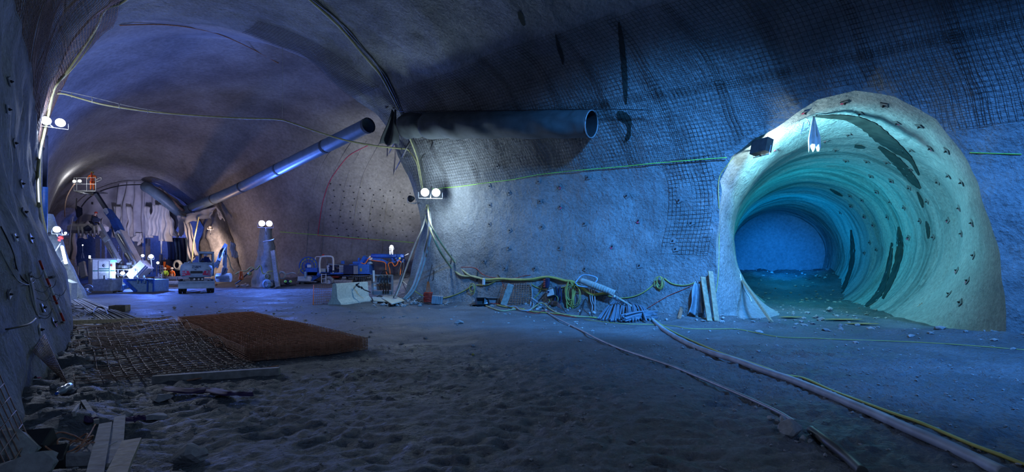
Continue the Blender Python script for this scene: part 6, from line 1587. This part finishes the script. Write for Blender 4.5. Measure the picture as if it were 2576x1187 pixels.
# steel cage with hose, and sheets on the ground
Yc_ = 31.0
t = thing('steel_cage', 'green grey steel cage with a dark blue tank between barrier and wall', 'cage', gnd(962, 748)); b = mb()
for px in (937, 987):
    b.bar(at(px, 741, Yc_), at(px, 691, Yc_), .10, .10); b.bar(at(px, 692, Yc_), at(px, 692, Yc_+1.2), .06, .06)
for py in (692, 712, 733): b.bar(at(937, py, Yc_), at(987, py, Yc_), .08, .08)
b.build('cage_frame', M['gsteel'], t)
mb().box(at(969, 703, Yc_+.7), (.80, .9, .48), bev=.02).build('blue_tank', M['duct'], t); mb().box(at(969, 721, Yc_+.7), (.76, .9, .38), bev=.02).build('brown_box', M['rebar'], t)
mb().box(at(946, 720, Yc_+.4), (.30, .1, .38)).build('white_panel', M['white'], t); mb().box(at(962, 737, Yc_), (1.15, .1, .20)).build('base_plate', M['duct'], t)
b = mb()
for k in range(3): b.tube(cr([at(958+8*k, 693, Yc_-.1), at(960+8*k, 700, Yc_-.2), at(958+8*k, 708, Yc_-.2), at(964+6*k, 716, Yc_-.15), at(965+6*k, 738, Yc_-.1)], 5), .035, 6)
b.tube(cr([at(957, 693, Yc_), at(962, 683, Yc_), at(972, 681, Yc_), at(980, 690, Yc_)], 5), .04, 6); b.build('black_hose', M['dark'], t)
plank(at(941, 708, Yc_-.3), at(940, 680, Yc_-.3), .10, .1, 'white plastic pole standing beside the steel cage', 'white', 'white_pole', cat='pole')
for k, (pts, lb) in enumerate((([(936, 747), (975, 745), (1000, 752), (985, 760), (940, 757)], 'pale flat board on the ground right of the barrier'), ([(968, 741), (990, 742), (1018, 757), (985, 765), (960, 750)], 'second pale board lying towards the lamp pier'))):
    pl = [gnd(x, y, .12+.04*k) for x, y in pts]; mb().prism([V((p.x, p.y, .14+.05*k)) for p in pl], (0, 0, -.05)).build('flat_board', M['barrier'], None, lb, 'board')
hoop(955, 752, 30.3, .2, 'small dark hose ring lying on the pale board', 'hosedark', 2, 'hose_ring', 'hose', .03)
# ------------------------------------------------------------------ spraying truck
Yt = 48.0
def T(px, py, y=0): return at(px, py, Yt+y)
tr = thing('spraying_truck', 'long blue concrete spraying truck parked along the far wall', 'truck', gnd(870, 719))
mb().bar(T(782, 688, .8), T(938, 690, .8), 1.7, .30).bar(T(807, 692, 0), T(936, 690.5, 0), .1, .12).build('chassis', M['blue'], tr)
mb().box(T(910, 679, .9), (1.85, 1.8, 1.05), bev=.04).build('engine_box', M['blue'], tr); mb().box(T(888, 678, .6), (1.3, 1.6, .85), bev=.03).build('side_box', M['navy'], tr)
b = mb()
for k in range(7): b.box(T(890+1.6*k, 679, -.25), (.035, .03, .75))
b.build('radiator_grille', M['steel'], tr); mb().box(T(908, 678.5, -.04), (.17, .02, .28)).build('yellow_label', M['yellow'], tr); mb().box(T(908, 676.5, -.06), (.06, .01, .06)).box(T(908, 680.5, -.06), (.06, .01, .06)).build('label_marks', M['dark'], tr)
tk = mb().box(T(864.5, 677.5, .6), (.62, .8, .66), bev=.05).build('white_tank', M['white'], tr); b = mb()
for k in range(6): b.bar(T(854+4.1*k, 687.5, .0), T(854+4.1*k, 668, .0), .04, .04)
for k in range(5): b.bar(T(854, 668+4.9*k, .0), T(874.5, 668+4.9*k, .0), .04, .04)
b.build('tank_cage', M['steel'], tr)
b = mb(); b.tube(cr([T(805, 688), T(804, 665), T(806, 650), T(810, 645.5), T(822, 644.5), T(834, 645.5), T(838, 651), T(838.5, 668), T(838, 687)], 5), .085, 8)
b.tube(cr([T(792, 674, 1.3), T(793, 652, 1.3), T(796, 646, 1.3), T(806, 646, .8)], 5), .06, 8); b.build('roll_bar', M['white'], tr)
mb().lathe(T(813, 642, .1), [(.12, -.08), (.12, .0), (.06, .1), (0, .12)], 10).build('beacon', M['red'], tr)
mb().box(T(815, 680, .5), (.55, .6, .35), bev=.05).box(T(822, 687, .4), (1.0, .9, .1)).build('operator_seat', M['pale'], tr); mb().tube([T(823, 668, .4), T(823.5, 650, .4)], .05, 6).build('mirror_arm', M['steel'], tr)
mb().bar(T(827, 667, .5), T(829, 685, .5), .25, .4, (0, -1, 0)).build('backrest', M['steel'], tr)
b = mb(); R_ = random.Random(12)
for k in range(16): b.box(T(R_.uniform(832, 852), R_.uniform(668, 686), R_.uniform(0, 1)), (R_.uniform(.15, .45), .4, R_.uniform(.1, .35)), rz=R_.uniform(-.3, .3), bev=.02)
b.build('pump_unit', M['navy'], tr); mb().bar(T(830, 664, .6), T(855, 667, .6), .9, .06, (0, 0, 1)).build('grey_cover', M['lblue'], tr); mb().box(T(862.5, 660, .6), (.28, .2, .3)).build('blue_bracket', M['blue'], tr)
mb().box(T(845, 692, .8), (1.1, 1.4, .5), bev=.1).build('red_fender', M['red'], tr)
b = mb()
for px in (809, 820): b.bar(T(px, 712, -.15), T(px, 688, -.15), .06, .06)
for py in (690, 701, 711.5): b.bar(T(809, py, -.15), T(820, py, -.15), .05, .05)
b.build('step_ladder', M['white'], tr)
for px in (826, 915):
    for y in (.1, 1.7): tyre(V((T(px, 700).x, Yt+y, .50)), .50, .36, tr, ax=(0, 1, 0), m_='gsteel' if px < 900 else 'dark', hub='steel')
b = mb(); R_ = random.Random(15)
for k in range(18): b.box(T(R_.uniform(860, 930), R_.uniform(697, 708), R_.uniform(.2, 1)), (R_.uniform(.15, .6), .4, R_.uniform(.08, .25)), bev=.02)
b.build('underside_gear', M['gsteel'], tr)
plank(T(842, 707, -.6), T(886, 707, -.6), .25, .3, 'pale beam lying beside the truck wheel', 'wood2', 'timber_beam', cat='timber')
# boom of the spraying truck
mb().lathe(T(912, 664, .8), [(.45, -.2), (.45, .1), (.3, .15), (.3, .35)], 14).box(T(903, 661, .8), (1.0, .7, .25), bev=.05).build('turret', M['blue'], tr)
mb().bar(T(910, 665, .8), T(921, 646, .6), .45, .42, (0, -1, 0)).box(T(903, 655, .8), (.18, .2, .5)).build('boom_base', M['blue'], tr)
mb().bar(T(924, 651, .4), T(960, 654, .2), .24, .30, (0, -1, 0)).bar(T(960, 654, .2), T(976, 661, .1), .24, .26, (0, -1, 0)).build('lower_arm', M['blue'], tr)
mb().cyl(T(935, 643.5, .2), T(1017, 644, 0), .20, n=12).build('spray_lance_tube', M['lblue'] if False else M['blue'], tr); mb().cyl(T(925, 664, .6), T(936, 659, .4), .14, n=10).build('tilt_cylinder', M['lblue'], tr)
mb().box(T(933, 649, .3), (.35, .4, .4), ry=.5, bev=.05).build('elbow_joint', M['white'], tr)
b = mb(); R_ = random.Random(21)
for k in range(22): b.box(T(R_.uniform(984, 1016), R_.uniform(641, 660), R_.uniform(-.3, .3)), (R_.uniform(.12, .35), .25, R_.uniform(.12, .3)), ry=R_.uniform(-.5, .5), bev=.03)
b.build('spray_head', M['blue'], tr); mb().box(T(1006, 649.5, -.4), (.16, .1, .2)).build('yellow_fitting', M['yellow'], tr)
mb().cyl(T(1016, 644, 0), T(1028, 638, -.3), .05, n=8).build('nozzle', M['white'], tr)
def phose(pts, m_, r=.045): 
    mb().tube(cr([T(*p) for p in pts], 6), r, 6).build('hydraulic_hose', M[m_], tr)
phose([(908, 661), (918, 663), (926, 652), (933, 648, .1)], 'orange'); phose([(933, 654, .1), (945, 656, 0), (962, 658, -.1), (970, 663, -.2), (971, 680, -.3), (974, 690, -.3), (981, 690, -.3), (980, 676, -.3), (977, 664, -.3), (986, 660, -.3), (992, 669, -.3), (999, 665, -.3), (1002, 656, -.3)], 'orange')
phose([(1003, 655, -.3), (1009, 660, -.3), (1008, 676, -.3), (1007, 692, -.4)], 'orange'); phose([(980, 652, -.2), (976, 668, -.3), (977, 690, -.3)], 'hosedark'); phose([(1011, 656, -.3), (1007, 672, -.4), (1003, 686, -.4), (1006, 695, -.4)], 'hosedark'); phose([(1014, 650, -.3), (1016, 668, -.3), (1012, 690, -.4)], 'hosedark')
b = mb()
for k in range(10): b.tube([T(889+5*k, 692, -.3), T(888+5*k, 709, -.3)], .045, 5)
b.tube(cr([T(880, 693, -.3), T(905, 696, -.35), T(925, 694, -.35), T(938, 691, -.3)], 5), .05, 5); b.build('hanging_hoses', M['hosedark'], tr)
# hose reel trailer
rl = thing('hose_reel', 'blue and yellow hose reel with control box left of the truck', 'hose reel', gnd(778, 720))
def ringp(px, py, Y, r0, r1, n=24): return [(r0, 0), (r1, 0), (r1, .1), (r0, .1)]
Cn = T(776, 669, .6)
b = mb(); b.lathe(Cn, [(.56, 0), (.62, 0), (.62, .08), (.56, .08), (.56, 0)], 28, (0, -1, 0)).lathe(Cn, [(.80, 0), (.88, 0), (.88, .08), (.80, .08), (.80, 0)], 28, (0, -1, 0)).lathe(Cn, [(.0, .0), (.30, .0), (.30, .1), (0, .1)], 20, (0, -1, 0))
for k in range(14):
    a = 2*PI*k/14; d = V((math.cos(a), 0, math.sin(a))); b.bar(Cn+d*.3, Cn+d*.84, .05, .05, (0, 1, 0))
b.build('reel_frame', M['blue'], rl)
for k in range(14):
    a = 2*PI*(k+.5)/14; d = V((math.cos(a), 0, math.sin(a))); mb().box(Cn+d*.70+V((0, .02, 0)), (.2, .04, .18), ry=-a+PI/2).build('yellow_segment', M['yellow'], rl)
mb().box(T(779, 669, .4), (.35, .3, .26)).build('reel_lamp', M['white'], rl)
mb().prism([T(768, 684), T(769, 674), T(798, 673), T(799, 684)], (0, .9, 0)).build('upper_box', M['blue'], rl); b = mb(); b.prism([T(773, 693, -.05), T(772, 684.5, -.05), T(799, 684.5, -.05), T(796, 693, -.05)], (0, .9, 0)); b.build('lower_box', M['blue'], rl)
mb().prism([T(748, 706, -.1), T(749, 695, -.1), T(781, 695, -.1), T(782, 699, -.1), T(779, 707, -.1)], (0, 1.2, 0)).build('white_tank', M['white'], rl)
mb().bar(T(781, 705, .3), T(806, 690, .3), .35, .3, (0, -1, 0)).build('tow_arm', M['blue'], rl)
mb().tube(cr([T(749, 690), T(755, 675), T(760, 660), T(768, 655)], 5), .04, 6).build('reel_hose', M['olive'], rl); mb().box(T(768, 691, -.2), (.18, .1, .6), bev=.04).build('blue_cloth', M['lblue'], rl)
# small wheels and a base so that the trailer stands
for px in (757, 790): tyre(V((T(px, 700).x, Yt+.4, .30)), .30, .2, rl, ax=(0, 1, 0))
b = mb(); b.bar(T(750, 708, .4), T(800, 708, .4), .8, .1); b.build('trailer_frame', M['gsteel'], rl)
# ------------------------------------------------------------------ the light of those lamps, and added fill lights without fixtures
DOWN = V((0, 0, -1))
light('POINT', at(1084, 484, 26.4), (.62, .83, 1), 560, .25)
light('POINT', at(138, 306, 22.8), (.60, .70, 1), 380, .25)
light('SPOT', at(140, 310, 22.6), (.66, .76, 1), 3200, .25, aim=gnd(560, 850), spot=54, blend=.8)
light('SPOT', at(668, 563, 44.4), (.07, .20, 1), 6500, .3, aim=gnd(640, 800), spot=150, blend=.7)
light('POINT', at(668, 563, 44.2), (.2, .28, .95), 320, .3)
light('POINT', at(146, 575, 28.0), (.28, .40, .95), 520, .2)
light('POINT', at(134, 686, 23.6), (.6, .68, 1), 160, .15)
light('SPOT', at(380, 643, 43), (.06, .18, 1), 5500, .25, aim=gnd(420, 790), spot=165, blend=.5)
light('POINT', at(380, 643, 43), (.24, .32, .9), 560, .25)
light('POINT', at(309, 686, 43.2), (.4, .6, 1), 160, .15)
light('POINT', at(528, 574, 49.9), (1, .68, .5), 260, .2)
light('SPOT', at(526, 590, 50.2), (1, .74, .6), 1500, .2, aim=at(500, 650, 53.5), spot=110, blend=.8)
light('POINT', at(985, 622, 45), (.7, .8, 1), 450, .2)
light('POINT', at(430, 600, 62), (.07, .17, 1), 700, .4)
light('POINT', at(300, 600, 61), (.07, .17, 1), 600, .4)
light('POINT', at(188, 455, 47.4), (.9, .95, 1), 90, .15)
light('POINT', at(160, 640, 28.2), (.6, .75, 1), 160, .2)
light('SPOT', at(985, 600, 41), (.78, .86, .85), 3800, .3, aim=at(985, 470, 48), spot=75, blend=1)
light('SPOT', at(330, 606, 48), (.50, .52, .95), 2600, .3, aim=at(340, 535, 55), spot=80, blend=1)  # no fixture here: fill added to brighten the tarpaulins
# tunnel
TA = (TC0+TD*2+V((1, 0, 1.6))-TLP).normalized()
light('SPOT', TLP+TA*.12, (.22, .80, 1), 2150, .15, aim=TC0+TD*4.5+V((2.6, 0, 1.8)), spot=150, blend=.8)
light('POINT', TLP+V((.3, -.1, -.3)), (.75, .98, 1), 220, .1)
light('POINT', TC0+TD*9+V((0, 0, .8)), (.01, .40, .58), 560, .5)
light('SPOT', TC0+TD*13+V((0, 0, 1.2)), (.0, .19, .9), 17000, .5, aim=TC0+TD*30+V((0, 0, -1)), spot=38, blend=1)  # unseen spot added to light the end face but not the sides
light('POINT', TC0+TD*19+V((0, 0, .5)), (.0, .28, .70), 620, .6)
# blue spots without fixtures, out of view, added to light wall, floor and vault
light('SPOT', V((7, 10, 10.5)), (.045, .27, .80), 24000, .5, aim=V((3.5, 21.5, 1.5)), spot=72, blend=.9)
light('SPOT', V((12, 5, 10)), (.05, .25, .80), 17000, .5, aim=V((11, 12.5, 0)), spot=100, blend=1)
light('SPOT', V((2, -2, 5)), (.16, .32, .8), 900, .8, aim=V((-3, 20, 11)), spot=130, blend=1)
light('SPOT', V((2, -3, 7)), (.42, .56, .85), 520, .6, aim=V((.5, 8.5, 0)), spot=100, blend=1)  # unseen fill added to brighten the near floor
